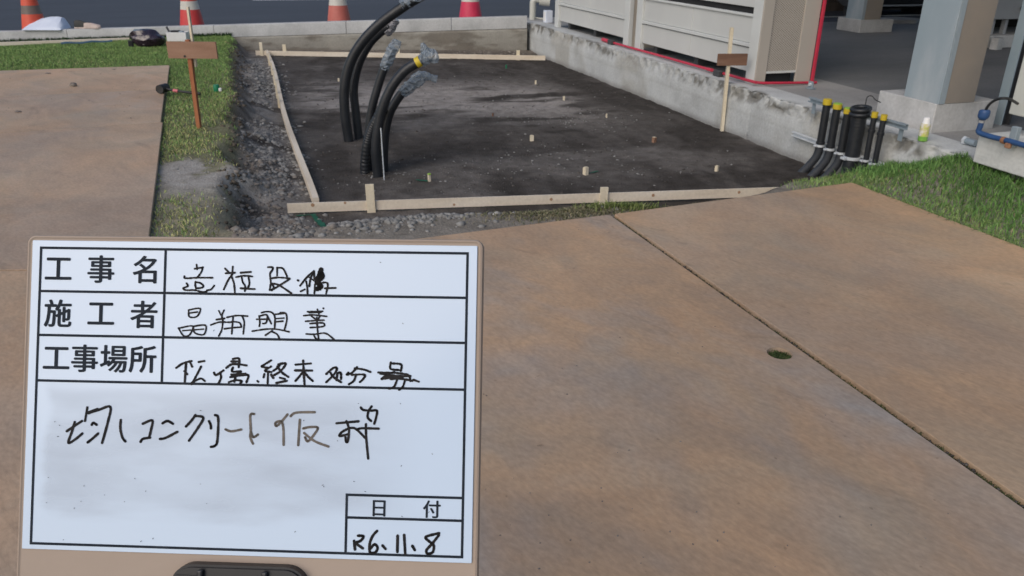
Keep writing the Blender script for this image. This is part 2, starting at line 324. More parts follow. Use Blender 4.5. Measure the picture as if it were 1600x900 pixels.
def ground_z(s, t, fine=True):
    s = np.asarray(s, float); t = np.asarray(t, float)
    jag = (fbm(s, t, 2.2, 3) - .5)
    left = sstep(-4.76 + jag * .22, -4.50 + jag * .3, t)
    dk = kdist(s, t)
    far = .86 * sstep(-.20, -.14, dk) + .14 * sstep(.0, .5, dk)
    ne = near_s(t) + jag * .14
    near = 1 - sstep(ne, ne + near_w(t), s)
    d = left * far * near
    kxx = (W0[0] + s * E1[0] + t * N1[0] - KA[0]) * kd[0] + (W0[1] + s * E1[1] + t * N1[1] - KA[1]) * kd[1]
    z = -.25 * d - .012 + (1 - left) * (kz(kxx) - .165) * (1 - sstep(.05, 2.6, dk))
    # grass bank against the wall, right of the pipes
    bank = sstep(8.55, 9.2, s) * np.exp(-(np.clip(-t, 0, 9) / .38) ** 1.3)
    z = z + .165 * bank * (1 - sstep(12, 14, s))
    z = z + .06 * np.exp(-((s - 9.1) / .25) ** 2 - ((t + .22) / .3) ** 2)
    # rubble in the trench along the left edge and at the near foot
    tr = np.exp(-((t + 4.48) / .17) ** 2) * sstep(.2, 1.5, s) * (1 - sstep(7.2, 7.7, s))
    z = z + tr * (.12 * fbm(s, t, 3.5, 4, 5) + .03)
    tuft = np.exp(-((s - 8.80) / .25) ** 2 - ((t + 2.55) / .35) ** 2)
    z = z + .055 * tuft
    if fine:
        z = z + d * (fbm(s, t, 1.1, 3, 9) - .5) * .035 + (.35 + .65 * d) * (fbm(s, t, 9, 3, 3) - .5) * .022 + (tr + .7 * left * (t < -4.0) * sstep(6.8, 7.6, s) * (1 - near)) * (fbm(s, t, 16, 3, 7) - .5) * .07
    z = np.where(dk < -.045, -.6, z)
    return z
def gz(p): s, t = ST(p); return float(ground_z(s, t))
def GT(u, v):                                 # photo point onto the lawn
    z = 0.
    for _ in range(12): p = G(u, v, z); z = .5 * z + .5 * gz(p)
    return np.array([p[0], p[1], gz(p)])

ds = .028
sv = np.arange(-3.2, 10.4, ds); tv = np.arange(-9.6, .03, ds)
SS, TT = np.meshgrid(sv, tv, indexing='ij'); ZZ = ground_z(SS, TT)
plate_cover = None
X = W0[0] + SS * E1[0] + TT * N1[0]; Y = W0[1] + SS * E1[1] + TT * N1[1]
# never let the soil poke through the steel plates
under = ((SS > plate_s(TT) + .02) & (TT < -.45 - .093 * 0)) 
V = np.stack([X, Y, ZZ], -1).reshape(-1, 3)
ni, nj = SS.shape; idx = np.arange(ni * nj).reshape(ni, nj)
Fc = np.stack([idx[:-1, :-1], idx[1:, :-1], idx[1:, 1:], idx[:-1, 1:]], -1).reshape(-1, 4)
inpit = sstep(-4.72, -4.6, TT) * sstep(-1.7 - .1 * TT - .3, far_s(TT) + .2, SS) * (1 - sstep(8.35, 8.8, SS))
dark = np.array([.052, .046, .041]); dry = np.array([.27, .25, .232]); brown = np.array([.18, .158, .135]); gsoil = np.array([.17, .17, .10]); grey = np.array([.20, .20, .195])
def lerp(a, b, k): return a * (1 - k[..., None]) + b * k[..., None]
n1 = fbm(SS * 1.0, TT, 1.0, 5, 31); n2 = fbm(SS * 2.4, TT * .8, 1.3, 5, 41)
c = np.zeros(SS.shape + (3,)) + dark
band = np.exp(-((SS - 3.95 - .25 * (TT + 2)) / 1.15) ** 2) * sstep(-4.2, -3.5, TT) * (1 - sstep(-1.3, -.4, TT))
c = lerp(c, dry, np.clip(band * (sstep(.30, .50, n2)) * 1.3, 0, 1))
c = lerp(c, dry, np.clip(sstep(.52, .72, n1) * .3, 0, 1)); c = lerp(c, dry, np.clip(.13 * sstep(.42, .6, fbm(SS * .8, TT * 2.2, 1.6, 5, 51)), 0, 1))
c = lerp(c, np.array([.235, .225, .21]), np.clip(np.exp(-((TT + 4.40) / .26) ** 2) * sstep(.34, .54, n2) * .95 * (SS < 8.9), 0, 1))
fs_ = 1 - sstep(.05, .55, kdist(SS, TT) + (n2 - .5) * .4)
c = lerp(c, brown * .95, fs_)
nearbank = sstep(near_s(TT) + near_w(TT) * .55, near_s(TT) + near_w(TT) * .95, SS + (n2 - .5) * .25)
c = lerp(c, dark * 1.5, np.clip(sstep(near_s(TT) - .05, near_s(TT) + .1, SS), 0, 1))
c = lerp(c, np.array([.225, .205, .175]), nearbank)
outl = 1 - sstep(-4.70, -4.6, TT + (n1 - .5) * .05)
c = lerp(c, gsoil, outl); c = lerp(c, np.array([.25, .23, .165]), outl * sstep(6.6, 8.0, SS))
patch = np.exp(-((SS - 7.35) / .5) ** 2 - ((TT + 4.85) / .36) ** 2)
c = lerp(c, np.array([.34, .32, .29]), np.clip(patch * 1.6 * sstep(.40, .52, fbm(SS, TT, 4.5, 4, 35)), 0, 1))
c = lerp(c, brown, sstep(-.0, .0001, TT) * 0)
terrain = struct(npmesh('ground', V, Fc, M['soil'], True, col=c.reshape(-1, 3)))
# outer ground, a sheet to the horizon with the surveyed area left open
MBg = MB(); B = 900
def ws(s, t): p = W(s, t); return (p[0], p[1])
q = [ws(-3.1, -9.5), ws(10.3, -9.5), ws(10.3, .0), ws(-3.1, .0)]
o4 = [ws(-B, -B), ws(B, -B), ws(B, B), ws(-B, B)]
MBg.add([(x, y, -.7 if y > 11.5 else -.03) for x, y in q + o4], [(0, 1, 5, 4), (1, 2, 6, 5), (2, 3, 7, 6), (3, 0, 4, 7)])
og = MBg.build('ground_beyond', M['soil']); a = og.data.color_attributes.new('tint', 'FLOAT_COLOR', 'POINT'); a.data.foreach_set('color', [.13, .115, .09, 1] * 8); struct(og)

# ------------------------------------------------------------------ kerb and road
kerb = thing('kerb', 'x', 'x', (KA[0], KA[1], 0), kang)
for k_ in ('label', 'category'): del kerb[k_]
kerb['kind'] = 'structure'
# joint positions measured from the photograph
def kx(u):
    d = ray(u, 49 - 24 / 825 * u); k = ((KA - EYE[:2]) @ kn) / (d[:2] @ kn); return float(((EYE + k * d)[:2] - KA) @ kd)
js = [-9., -6., -3.2, -.6, kx(105) - .02, kx(333), kx(540), kx(705), kx(824)]
for a_, b_ in zip(js[:-1], js[1:]):
    mb = MB(); n = 6; L_ = b_ - a_ - .008
    prof = [(0, -.04), (0, .125), (.006, .143), (.02, .15), (.115, .15), (.13, .14), (.13, -.04)]
    vs = []; 
    for i in range(n + 1):
        x = a_ + .004 + L_ * i / n
        for (y, z) in prof: vs.append((x, y + random.uniform(-.001, .001), kz(x) - .15 + z + (random.uniform(-.002, .002) if z > 0 else 0)))
    m_ = len(prof); fs = [(i * m_ + j, (i + 1) * m_ + j, (i + 1) * m_ + j + 1, i * m_ + j + 1) for i in range(n) for j in range(m_ - 1)]
    fs += [tuple(range(m_)), tuple(range(n * m_, (n + 1) * m_))[::-1]]
    mb.add(vs, fs).build('kerb_stone', M['kerb'], kerb, True)
def kp(x, y, z=0): p = KA + kd * x + kn * y; return (p[0], p[1], kz(x) + z)
# the dirty concrete footing under the kerb, seen as the far face of the pit
xf0, xf1 = kx(352), kx(824); nf, mf = 200, 22
XF, QF = np.meshgrid(np.linspace(xf0, xf1, nf), np.linspace(0, 1, mf), indexing='ij'); ZF = -.40 + QF * (kz(XF) - .19 + .40)
YF = -.012 - .012 * (fbm(XF, ZF * 2, 6, 4, 14) - .5) - .02 * (1 - sstep(-.27, -.12, ZF + .08 * fbm(XF, XF * 0, 3, 3, 9)))
YF[:, -1] = .02
VF = np.stack([KA[0] + kd[0] * XF + kn[0] * YF, KA[1] + kd[1] * XF + kn[1] * YF, ZF], -1).reshape(-1, 3); idf = np.arange(nf * mf).reshape(nf, mf)
FF = np.stack([idf[:-1, :-1], idf[1:, :-1], idf[1:, 1:], idf[:-1, 1:]], -1).reshape(-1, 4)
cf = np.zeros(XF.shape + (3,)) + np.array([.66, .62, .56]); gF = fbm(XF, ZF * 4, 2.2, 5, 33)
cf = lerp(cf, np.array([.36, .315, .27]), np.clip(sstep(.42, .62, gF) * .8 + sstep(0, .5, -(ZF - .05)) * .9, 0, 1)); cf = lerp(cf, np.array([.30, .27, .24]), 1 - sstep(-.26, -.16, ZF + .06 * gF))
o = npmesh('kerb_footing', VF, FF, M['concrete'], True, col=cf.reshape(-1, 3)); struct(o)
mb = MB(); xs = np.linspace(-60, 70, 66); ys = [.128, .6, 1.5, 3, 6, 10, 20]
vs = [(*(KA + kd * x + kn * y), float(road_z(x))) for y in ys for x in xs]; nx = len(xs)
mb.add(vs, [(j * nx + i, j * nx + i + 1, (j + 1) * nx + i + 1, (j + 1) * nx + i) for j in range(len(ys) - 1) for i in range(nx - 1)])
struct(mb.build('road', M['asphalt']))
a_ = G(540, -1, .06)[:2]; b_ = G(832, 1, .14)[:2]; dd = (b_ - a_) / np.linalg.norm(b_ - a_); nn = np.array([-dd[1], dd[0]])
mb = MB(); p0 = a_ - dd * 2.5; p1 = b_ + dd * 8
def mz(p): return float(road_z((p - KA) @ kd)) + .006
ms = [p0 + (p1 - p0) * k / 40 for k in range(41)]; mb.add([(*p, mz(p)) for p in ms] + [(*(p + nn * .22), mz(p + nn * .22)) for p in ms], [(k, k + 1, 42 + k, 41 + k) for k in range(40)]); pass
o = struct(mb.build('road_marking', M['road_paint']))

# ------------------------------------------------------------------ foundation wall and slab
LW = 13.5; dsw = .016
sw = np.arange(0, LW + dsw, dsw)
prof = [(-.0, z) for z in np.arange(-.55, .181, .022)] + [(-.0, .19), (.004, .196), (.012, .2)] + [(t, .2) for t in (.03, .05, .075, .1, .14, .2, .3)]
pt = np.array([p[0] for p in prof]); pz = np.array([p[1] for p in prof]); al = np.cumsum(np.r_[0, np.hypot(np.diff(pt), np.diff(pz))])
S2, A2 = np.meshgrid(sw, al, indexing='ij'); PT = np.broadcast_to(pt, S2.shape).copy(); PZ = np.broadcast_to(pz, S2.shape).copy()
lowb = .10 + .05 * (fbm(sw, sw * 0, 1.3, 3, 3) - .3)[:, None]                 # where the rough strip starts
rough = np.clip(sstep(.19 - lowb - .06, .19 - lowb * .3, PZ) - sstep(.03, .10, PT), 0, 1) * sstep(.34, .50, fbm(S2, A2 * 1.4, 3.0, 3, 17) + .06)
pit = fbm(S2, A2, 16, 3, 8)
PT += rough * (.012 + .055 * (pit - .25)) * (PT < .02)
PZ -= rough * .03 * np.clip(pit - .35, 0, 1) * (pz > .185)
PT += (fbm(S2, A2, 5, 3, 55) - .5) * .006 * (PT < .05)
for sg in (2.92, 5.0, 6.62 - .02, 8.9):                                         # formwork seams
    PT += .006 * np.exp(-((S2 - sg) / .012) ** 2) * (pz < .15)
cr = .165 - .10 * np.clip((S2 - 6.3) / 1.2, 0, 1) + (fbm(S2, S2 * 0, 7, 3, 77) - .5) * .035     # the crack near the stake
PT += .014 * np.exp(-((PZ - cr) / .007) ** 2) * (S2 > 6.25) * (S2 < 7.35) * (pt < .01)
Xw = W0[0] + S2 * E1[0] + PT * N1[0]; Yw = W0[1] + S2 * E1[1] + PT * N1[1]
Vw = np.stack([Xw, Yw, PZ], -1).reshape(-1, 3); ni, nj = S2.shape; idx = np.arange(ni * nj).reshape(ni, nj)
Fw = np.stack([idx[:-1, :-1], idx[1:, :-1], idx[1:, 1:], idx[:-1, 1:]], -1).reshape(-1, 4)
cw = np.ones(S2.shape + (3,)) * 1.0
st_ = fbm(S2, A2 * .4, 1.3, 5, 61)
cw = lerp(cw, np.array([.40, .38, .35]), np.clip(rough * (.25 + 1.2 * sstep(.46, .62, fbm(S2, A2, 11, 4, 28))), 0, 1))
cw = lerp(cw, np.array([.80, .76, .70]), np.clip(sstep(.5, .66, st_) * .8 * (PT < .03), 0, 1))
cw = lerp(cw, np.array([1.12, 1.12, 1.12]), np.clip(sstep(.5, .62, fbm(S2, A2 * 3, .8, 4, 71)) * .6, 0, 1))
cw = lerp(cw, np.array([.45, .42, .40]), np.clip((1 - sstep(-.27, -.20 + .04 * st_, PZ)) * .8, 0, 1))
for zz in (-.12, -.02, .06): cw = lerp(cw, np.array([.86, .85, .83]), np.exp(-((PZ - zz) / .006) ** 2) * .55 * (pt < .01))
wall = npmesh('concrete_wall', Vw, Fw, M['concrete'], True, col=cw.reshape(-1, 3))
wall.data.set_sharp_from_angle(angle=R(50))
tag(wall, 'long low pale concrete foundation wall with a rough chipped upper edge along the pit', 'wall')
mb = MB()   # end face at the far corner
mb.add([W(0, 0, -.5), W(0, 0, .195), W(0, 12, .195), W(0, 12, -.5)], [(0, 3, 2, 1)]); 
mb.build('wall_end', M['kerb'], wall)
mb = MB(); mb.add([W(.0, .29, .197), W(LW + 8, .29, .197), W(LW + 8, 1.08, .197), W(.0, 1.08, .197), W(-.85, .0, .197), W(-.85, 1.08, .197)], [(0, 1, 2, 3), (4, 0, 3, 5)]); struct(mb.build('slab_edge', M['slab']))
mb = MB(); mb.add([W(-.85, .0, .1955), W(0.0, .0, .1955), W(0, .3, .1955), W(-.85, .3, .1955)], [(0, 1, 2, 3)]); mb.add([W(-.85, 0, .195), W(-.85, 0, -.3), W(0, 0, -.3), W(0, 0, .195)], [(0, 1, 2, 3)]); mb.add([W(-.852, 0, .196), W(-.852, 1.08, .196), W(-.852, 1.08, -.3), W(-.852, 0, -.3)], [(0, 1, 2, 3)]); struct(mb.build('slab_corner', M['kerb']))
mb = MB(); mb.add([W(.9, 1.08, .193), W(LW + 8, 1.08, .193), W(LW + 8, 40, .193), W(.9, 40, .193)], [(0, 1, 2, 3)]); struct(mb.build('yard_floor', M['yard']))
mb = MB(); mb.add([W(-.852, 1.08, .17), W(.9, 1.08, .17), W(.9, 40, .17), W(-9, 40, .17), W(-9, 4, .17)], [(0, 1, 2, 3, 4)]); struct(mb.build('rear_ground', M['asphalt']))

# ------------------------------------------------------------------ steel plates
U1 = np.array([.3305, -.9438]); M1 = np.array([.9438, .3305])
def plate(name, poly, m, label, hole=None, z0=-.002, z1=.022, group='steel road plates laid on the ground'):
    c0 = np.mean(poly, 0); bm = bmesh.new(); outer = []
    pts = []
    for i, p in enumerate(poly):                                  # clipped corners
        a, b = np.array(poly[i - 1]), np.array(poly[(i + 1) % len(poly)]); p = np.array(p)
        pts += [p + (a - p) / np.linalg.norm(a - p) * .012, p + (b - p) / np.linalg.norm(b - p) * .012]
    def ring(ps, z): return [bm.verts.new((p[0] - c0[0], p[1] - c0[1], z)) for p in ps]
    def loop(vs): return [bm.edges.new((vs[i], vs[(i + 1) % len(vs)])) for i in range(len(vs))]
    cen = np.mean(pts, 0)
    def inset(ps, d): return [p + (cen - p) / np.linalg.norm(cen - p) * d for p in ps]
    top = ring(inset(pts, .003), z1); mid = ring(pts, z1 - .003); bot = ring(pts, z0)
    te = loop(top); n = len(pts)
    for A_, B_ in ((top, mid), (mid, bot)):
        for i in range(n): bm.faces.new((A_[i], B_[i], B_[(i + 1) % n], A_[(i + 1) % n]))
    if hole is not None:
        h = [np.array(hole[:2]) + hole[2] * np.array([math.cos(k * math.pi / 16), math.sin(k * math.pi / 16)]) for k in range(32)]
        ht = ring(h, z1); hb = ring(h, z0); he = loop(ht)
        for i in range(32): bm.faces.new((ht[i], ht[(i + 1) % 32], hb[(i + 1) % 32], hb[i]))
        bmesh.ops.triangle_fill(bm, use_beauty=True, edges=te + he)
    else: bm.faces.new(top)
    bmesh.ops.recalc_face_normals(bm, faces=bm.faces)
    me = bpy.data.meshes.new(name); bm.to_mesh(me); bm.free(); me.materials.append(m)
    o = bpy.data.objects.new(name, me); COL.objects.link(o); o.location = (c0[0], c0[1], 0); return tag(o, label, 'steel plate', group)
J0 = np.array([.577, 4.42]); PL = 6.0
gapw = .015
jn = M1
B0 = J0 + M1 * gapw; B1 = np.array([2.261, 5.141]); bd = np.array([math.sin(R(159.9)), math.cos(R(159.9))])
plate('steel_plate', [B0, B0 + U1 * PL + M1 * .006, B1 + bd * PL, B1][::1], plate_mat('plate_rust_a', 1, .3), 'reddish brown steel plate at the right, its far corner pointing at the black pipes')
A0 = J0 - M1 * gapw; ea = G(760, 365)[:2]; ed = (ea - A0) / np.linalg.norm(ea - A0); A1 = A0 + ed * 1.90
HOLE = G(1218.5, 552, .022)
plate('steel_plate', [A1, A1 + U1 * PL, A0 + U1 * PL - M1 * .006, A0], plate_mat('plate_rust_b', 2, 1.0), 'big brown and grey steel plate with a round hole filled with grass', hole=(HOLE[0], HOLE[1], .049))
L0 = np.array([-1.986, 4.096]); ld = np.array([math.sin(R(159.15)), math.cos(R(159.15))]); lm = np.array([ld[1], -ld[0]])  # lm points left
lm = -np.array([-ld[1], ld[0]]) 
if lm[0] > 0: lm = -lm
def lp(a, m_, sk=0): return L0 + ld * a + lm * m_ + ld * (m_ * sk)
def left_plate(a0, a1, off, sk0, sk1, seed, label, wid=6.1):
    P = [lp(a0, off), lp(a0, off + wid, sk0), lp(a1, off + wid, sk1), lp(a1, off)]
    return plate('steel_plate', P, plate_mat('plate_rust_l%d' % seed, seed, .35), label)
left_plate(-6.25, -4.535, 0, -.055, -.02, 5, 'farthest pale steel plate on the left, touching the far grass')
left_plate(-4.525, -2.846, .016, -.02, .03, 6, 'second steel plate on the left, between the farthest plate and the widest one')
left_plate(-2.84, .62, .0, .03, -.33, 7, 'widest left steel plate, running under the top left corner of the whiteboard')
left_plate(.635, 4.4, .0, -.33, -.33, 8, 'nearest left steel plate, seen only as a strip left of the whiteboard')

# ------------------------------------------------------------------ stones
def lump(seed, n=1):
    bm = bmesh.new(); bmesh.ops.create_icosphere(bm, subdivisions=n, radius=1); r = random.Random(seed)
    vs = []
    for v in bm.verts: k = r.uniform(.72, 1.2); vs.append((v.co.x * k, v.co.y * k, v.co.z * k * .75))
    fs = [[v.index for v in f.verts] for f in bm.faces]; bm.free(); return np.array(vs), np.array(fs)
LUMPS = [lump(i, 1) for i in range(14)]
def stones(name, P, rad, m, sub=None, kind='stuff'):
    Vs = []; Fs = []; n = 0
    for p, r in zip(P, rad):
        v, f = LUMPS[random.randrange(len(LUMPS))]; a = random.uniform(0, 6.28); ca, sa = math.cos(a), math.sin(a)
        sx, sy, sz = r * random.uniform(.7, 1.3), r * random.uniform(.7, 1.3), r * random.uniform(.6, 1.1)
        q = v * (sx, sy, sz); q = np.stack([q[:, 0] * ca - q[:, 1] * sa, q[:, 0] * sa + q[:, 1] * ca, q[:, 2]], -1) + p
        Vs.append(q); Fs.append(f + n); n += len(v)
    o = npmesh(name, np.concatenate(Vs), np.concatenate(Fs), m); o['kind'] = kind; return o
def scatter(fn_st, n, rmin, rmax, keep=None, sink=.35, pw=2.5):
    P = []; Rr = []
    while len(P) < n:
        s, t = fn_st()
        if keep and not keep(s, t): continue
        r = rmin + (rmax - rmin) * random.random() ** pw; z = float(ground_z(s, t)) + r * (1 - 2 * sink) * .7
        P.append(W(s, t, z)); Rr.append(r)
    return P, Rr
rn = random.uniform; gs = random.gauss
def clump(s, t, k=.12):
    return fbm(s, t, 1.6, 3, 91) + .0 > rn(.35, .62)
P, Rr = scatter(lambda: (rn(.0, 8.95), gs(-4.36, .15)), 3200, .004, .034, lambda s, t: -4.62 < t < -3.95 and clump(s, t), .55, 3.2)
stones('trench_rubble', P, Rr, M['stone'])
P, Rr = scatter(lambda: (rn(6.4, 8.9), gs(-4.42, .14)), 600, .006, .034, lambda s, t: -4.66 < t < -4.0, .5)
stones('trench_clods', P, Rr, M['clod'])
P, Rr = scatter(lambda: (gs(8.66, .12), rn(-4.1, -2.3)), 1700, .005, .030, lambda s, t: s < plate_s(t) - .02 and fbm(s, t, 2.5, 3, 5) > rn(.3, .55), .45)
stones('bank_gravel', P, Rr, M['stone'])
def pitpt():
    k = random.random()
    if k < .27: s, t = gs(5.3, .35) + 0, gs(-1.35, .45)       # pale patch near the wall
    elif k < .36: s, t = gs(6.6, .25), gs(-2.3, .8)
    elif k < .44: s, t = gs(7.15, .18), gs(-3.0, .5)
    elif k < .50: s, t = gs(5.75, .12), gs(-3.75, .15)
    elif k < .56: s, t = gs(6.9, .07), gs(-3.55, .13)
    elif k < .62: s, t = gs(7.3, .15), gs(-1.7, .25)
    elif k < .70: s, t = gs(4.4, .3), gs(-1.7, .6)
    elif k < .8: s, t = rn(6.8, 7.7), rn(-4.1, -.4)
    else: s, t = rn(.2, 7.7), rn(-4.1, -.1)
    return s, t
P, Rr = scatter(pitpt, 750, .003, .013, lambda s, t: far_s(t) < s < 7.9 and -4.15 < t < -.06 and (fbm(s, t, 2.1, 3, 44) > rn(.3, .6)))
stones('pit_pebbles', P, Rr, M['stone_pale'])
P, Rr = scatter(lambda: (rn(.2, 7.9), rn(-4.15, -.05)), 1500, .004, .014, lambda s, t: far_s(t) < s)
M['crumb'] = mat('dark_crumb', [(.055, .05, .047), (.12, .11, .10)], 14, 2, .95, world=True, spec=.1)
stones('pit_crumbs', P, Rr, M['crumb'])
P, Rr = scatter(lambda: (gs(7.5, .45), gs(-4.85, .2)), 110, .004, .018, lambda s, t: -5.6 < t < -4.62, .5)
stones('spoil_stones', P, Rr, M['stone'])
P, Rr = scatter(lambda: (rn(.2, 8.6), gs(-4.63, .045)), 1100, .005, .028, lambda s, t: t > -4.74, .5)
stones('edge_clods', P, Rr, M['clod_brown'])
P, Rr = scatter(lambda: (rn(-1.2, 1.0), rn(-4.4, -.1)), 380, .006, .022, lambda s, t: s < far_s(t) - .03 and kdist(s, t) > .03)
stones('far_bank_clods', P, Rr, M['clod'])

# ------------------------------------------------------------------ grass
def tri_grass(name, pts, hmin, hmax, wd, cols, lean=.5, m=None):
    n = len(pts); P = np.asarray(pts, float); a = rng.uniform(0, 2 * np.pi, n); h = rng.uniform(hmin, hmax, n); wdv = wd * rng.uniform(.6, 1.3, n)
    dx, dy = np.cos(a), np.sin(a); b = rng.uniform(0, 2 * np.pi, n); l = h * lean * rng.uniform(.2, 1.6, n)
    base1 = P + np.stack([-dx * wdv / 2, -dy * wdv / 2, np.full(n, -.006)], -1); base2 = P + np.stack([dx * wdv / 2, dy * wdv / 2, np.full(n, -.006)], -1)
    lv = np.stack([np.cos(b) * l, np.sin(b) * l, np.zeros(n)], -1)
    m1 = P + lv * .35 + np.stack([-dx * wdv * .4, -dy * wdv * .4, h * .6], -1); m2 = P + lv * .35 + np.stack([dx * wdv * .4, dy * wdv * .4, h * .6], -1)
    tip = P + lv + np.stack([np.zeros(n), np.zeros(n), h * (1 - .25 * (l / h))], -1)
    Vv = np.stack([base1, base2, m2, m1, tip], 1).reshape(-1, 3); k = np.arange(n)[:, None] * 5
    Ft = np.concatenate([k + [0, 1, 2], k + [0, 2, 3], k + [3, 2, 4]], 0)
    C = np.asarray(cols); ci = rng.random(n) ; ramp = np.stack([np.interp(ci, np.linspace(0, 1, len(C)), C[:, j]) for j in range(3)], -1)
    cc = np.repeat(ramp, 5, 0)
    o = npmesh(name, Vv, Ft, m or M['grass'], col=cc); o['kind'] = 'stuff'; return o
M['grass'] = mat('grass_blade', [(.8, .8, .8), (1.2, 1.2, 1.2)], 3, 4, .7, world=True, attr='tint', spec=.2)
def rand_st(n, s0, s1, t0, t1): return rng.uniform(s0, s1, n), rng.uniform(t0, t1, n)
def put(s, t, dz=0): p = W0[None] + s[:, None] * E1 + t[:, None] * N1; return np.concatenate([p, (ground_z(s, t) + dz)[:, None]], 1)
def over_left(P):   # inside left plates
    r = P[:, :2] - L0; a = r @ ld; m_ = r @ lm; return (m_ > -.004) & (a > -6.25 - .055 * m_)
# far lawn behind the plates and the strip between plates and pit
s, t = rand_st(250000, -1.15, 9.3, -9.4, -4.62); P = put(s, t)
bare = np.exp(-((s - 7.35) / .5) ** 2 - ((t + 4.85) / .33) ** 2) * 1.3 + .35 * sstep(7.6, 8.4, s) + .25 * sstep(-4.85, -4.65, t) * sstep(1, 3, s) + .5 * np.exp(-((s - 6.05) / .12) ** 2 - ((t + 4.72) / .14) ** 2)
dens = fbm(s, t, 2.2, 4, 12)
bare = bare * (.35 + 1.3 * sstep(.38, .56, fbm(s, t, 4.5, 4, 35)))
keep = (~over_left(P)) & (kdist(s, t) > .005) & (rng.random(len(s)) > bare + .45 * (1 - sstep(.36, .5, dens)) * sstep(1.0, 6.0, s))
keep &= (t < -4.69 + .32 * (fbm(s, t, 2.2, 3, 0) - .5) * 0 + .22 * (fbm(s, t, 2.2, 3) - .5) + .02 * rng.normal(size=len(s)))
P = P[keep]; s = s[keep]; t = t[keep]
yel = .12 + sstep(3.0, 7.5, s) * .7 + .5 * (fbm(s, t, 1.7, 3, 66) - .5)
pick = rng.random(len(s)) < yel
tri_grass('lawn', P[~pick], .018, .042, .0055, [(0.123, 0.222, 0.070), (0.200, 0.326, 0.098), (0.293, 0.415, 0.140)], .9)
tri_grass('dry_lawn', P[pick], .012, .032, .0055, [(0.263, 0.311, 0.112), (0.402, 0.430, 0.168), (0.525, 0.474, 0.239)], 1.1)
# taller fringe at the kerb foot
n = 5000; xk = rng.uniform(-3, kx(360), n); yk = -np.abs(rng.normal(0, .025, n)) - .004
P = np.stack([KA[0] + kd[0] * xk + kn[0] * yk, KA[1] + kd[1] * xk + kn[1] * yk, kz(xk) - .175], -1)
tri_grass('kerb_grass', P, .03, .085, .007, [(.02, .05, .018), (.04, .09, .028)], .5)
# right lawn
s, t = rand_st(230000, 7.9, 13.2, -3.2, -.004); P = put(s, t)
r = P[:, :2] - B1; inB = ((P[:, :2] - B1) @ np.array([-bd[1], bd[0]]) * 1.0)
side = (P[:, 0] - B1[0]) * bd[1] - (P[:, 1] - B1[1]) * bd[0]       # >0 on one side of the right edge
sgn = np.sign((3.2 - B1[0]) * bd[1] - (4.7 - B1[1]) * bd[0])
ok = side * sgn > .0
lim = 8.44 + .20 * (-t / 1.1)                              # soft boundary with the pit
ok2 = (s > lim + .06 * rng.normal(size=len(s)) + .12 * (fbm(s, t, 3, 3, 8) - .5)) & (s < plate_s(t) - .0) & (t > -.95 + .1 * rng.normal(size=len(s)))
keep = (ok & (s > 8.3)) | ok2
keep &= s > lim - .05 * rng.random(len(s))
keep &= ~((s > plate_s(t)) & ~ok)
keep &= rng.random(len(s)) < .45 + .8 * (fbm(s, t, 4, 3, 88) - .2)
P = P[keep]; s = s[keep]; t = t[keep]
hi = np.exp(-(np.abs(t) / .42) ** 2) + .3 * (fbm(s, t, 3, 3, 19) - .4)
lvl = rng.random(len(s)) < hi
tri_grass('right_lawn', P[~lvl], .014, .036, .0045, [(0.139, 0.222, 0.070), (0.216, 0.341, 0.106), (0.340, 0.445, 0.154)], .9)
tri_grass('wall_grass', P[lvl], .025, .080, .0055, [(0.069, 0.148, 0.042), (0.115, 0.237, 0.063), (0.186, 0.326, 0.092)], .7)
# tuft by the near board, with straw around it
def blob(n, u, v, su, sv_, z=0, s_=0):
    U_ = rng.normal(u, su, n); V_ = rng.normal(v, sv_, n); out = []
    for a_, b_ in zip(U_, V_):
        p = G(a_, b_, -.02); s__, t__ = ST(p)
        if s__ > plate_s(t__) - .005 and s__ < 9.6 and t__ < -.7: continue
        out.append((p[0], p[1], gz(p)))
    return np.array(out)
dk_ = rng.random(len(P)) < .05
tri_grass('dead_blades', P[dk_], .012, .045, .005, [(.20, .17, .09), (.34, .30, .17), (.14, .12, .07)], 1.3)
nE = 1500; aE = rng.uniform(0, 3.2, nE); bE = rng.normal(0, .012, nE); pE = B1[None] + bd[None] * aE[:, None] + np.array([-bd[1], bd[0]])[None] * (bE[:, None] + .004) * (1 if sgn > 0 else -1) * -1
tri_grass('edge_blades', np.concatenate([pE, np.full((nE, 1), .0)], 1), .02, .05, .0045, [(.10, .17, .055), (.16, .26, .08), (.28, .33, .13)], 1.3)
tri_grass('grass_tuft', blob(5200, 958, 326, 26, 5), .02, .06, .006, [(0.097, 0.143, 0.039), (0.166, 0.221, 0.065), (0.262, 0.286, 0.117)], .9)
tri_grass('straw', blob(3200, 890, 338, 60, 7), .008, .028, .006, [(.17, .15, .09), (.28, .25, .16), (.12, .15, .06)], 1.6)
tri_grass('straw_right', blob(1400, 1080, 322, 60, 5), .006, .022, .006, [(.17, .15, .09), (.28, .25, .16), (.12, .15, .06)], 1.6)
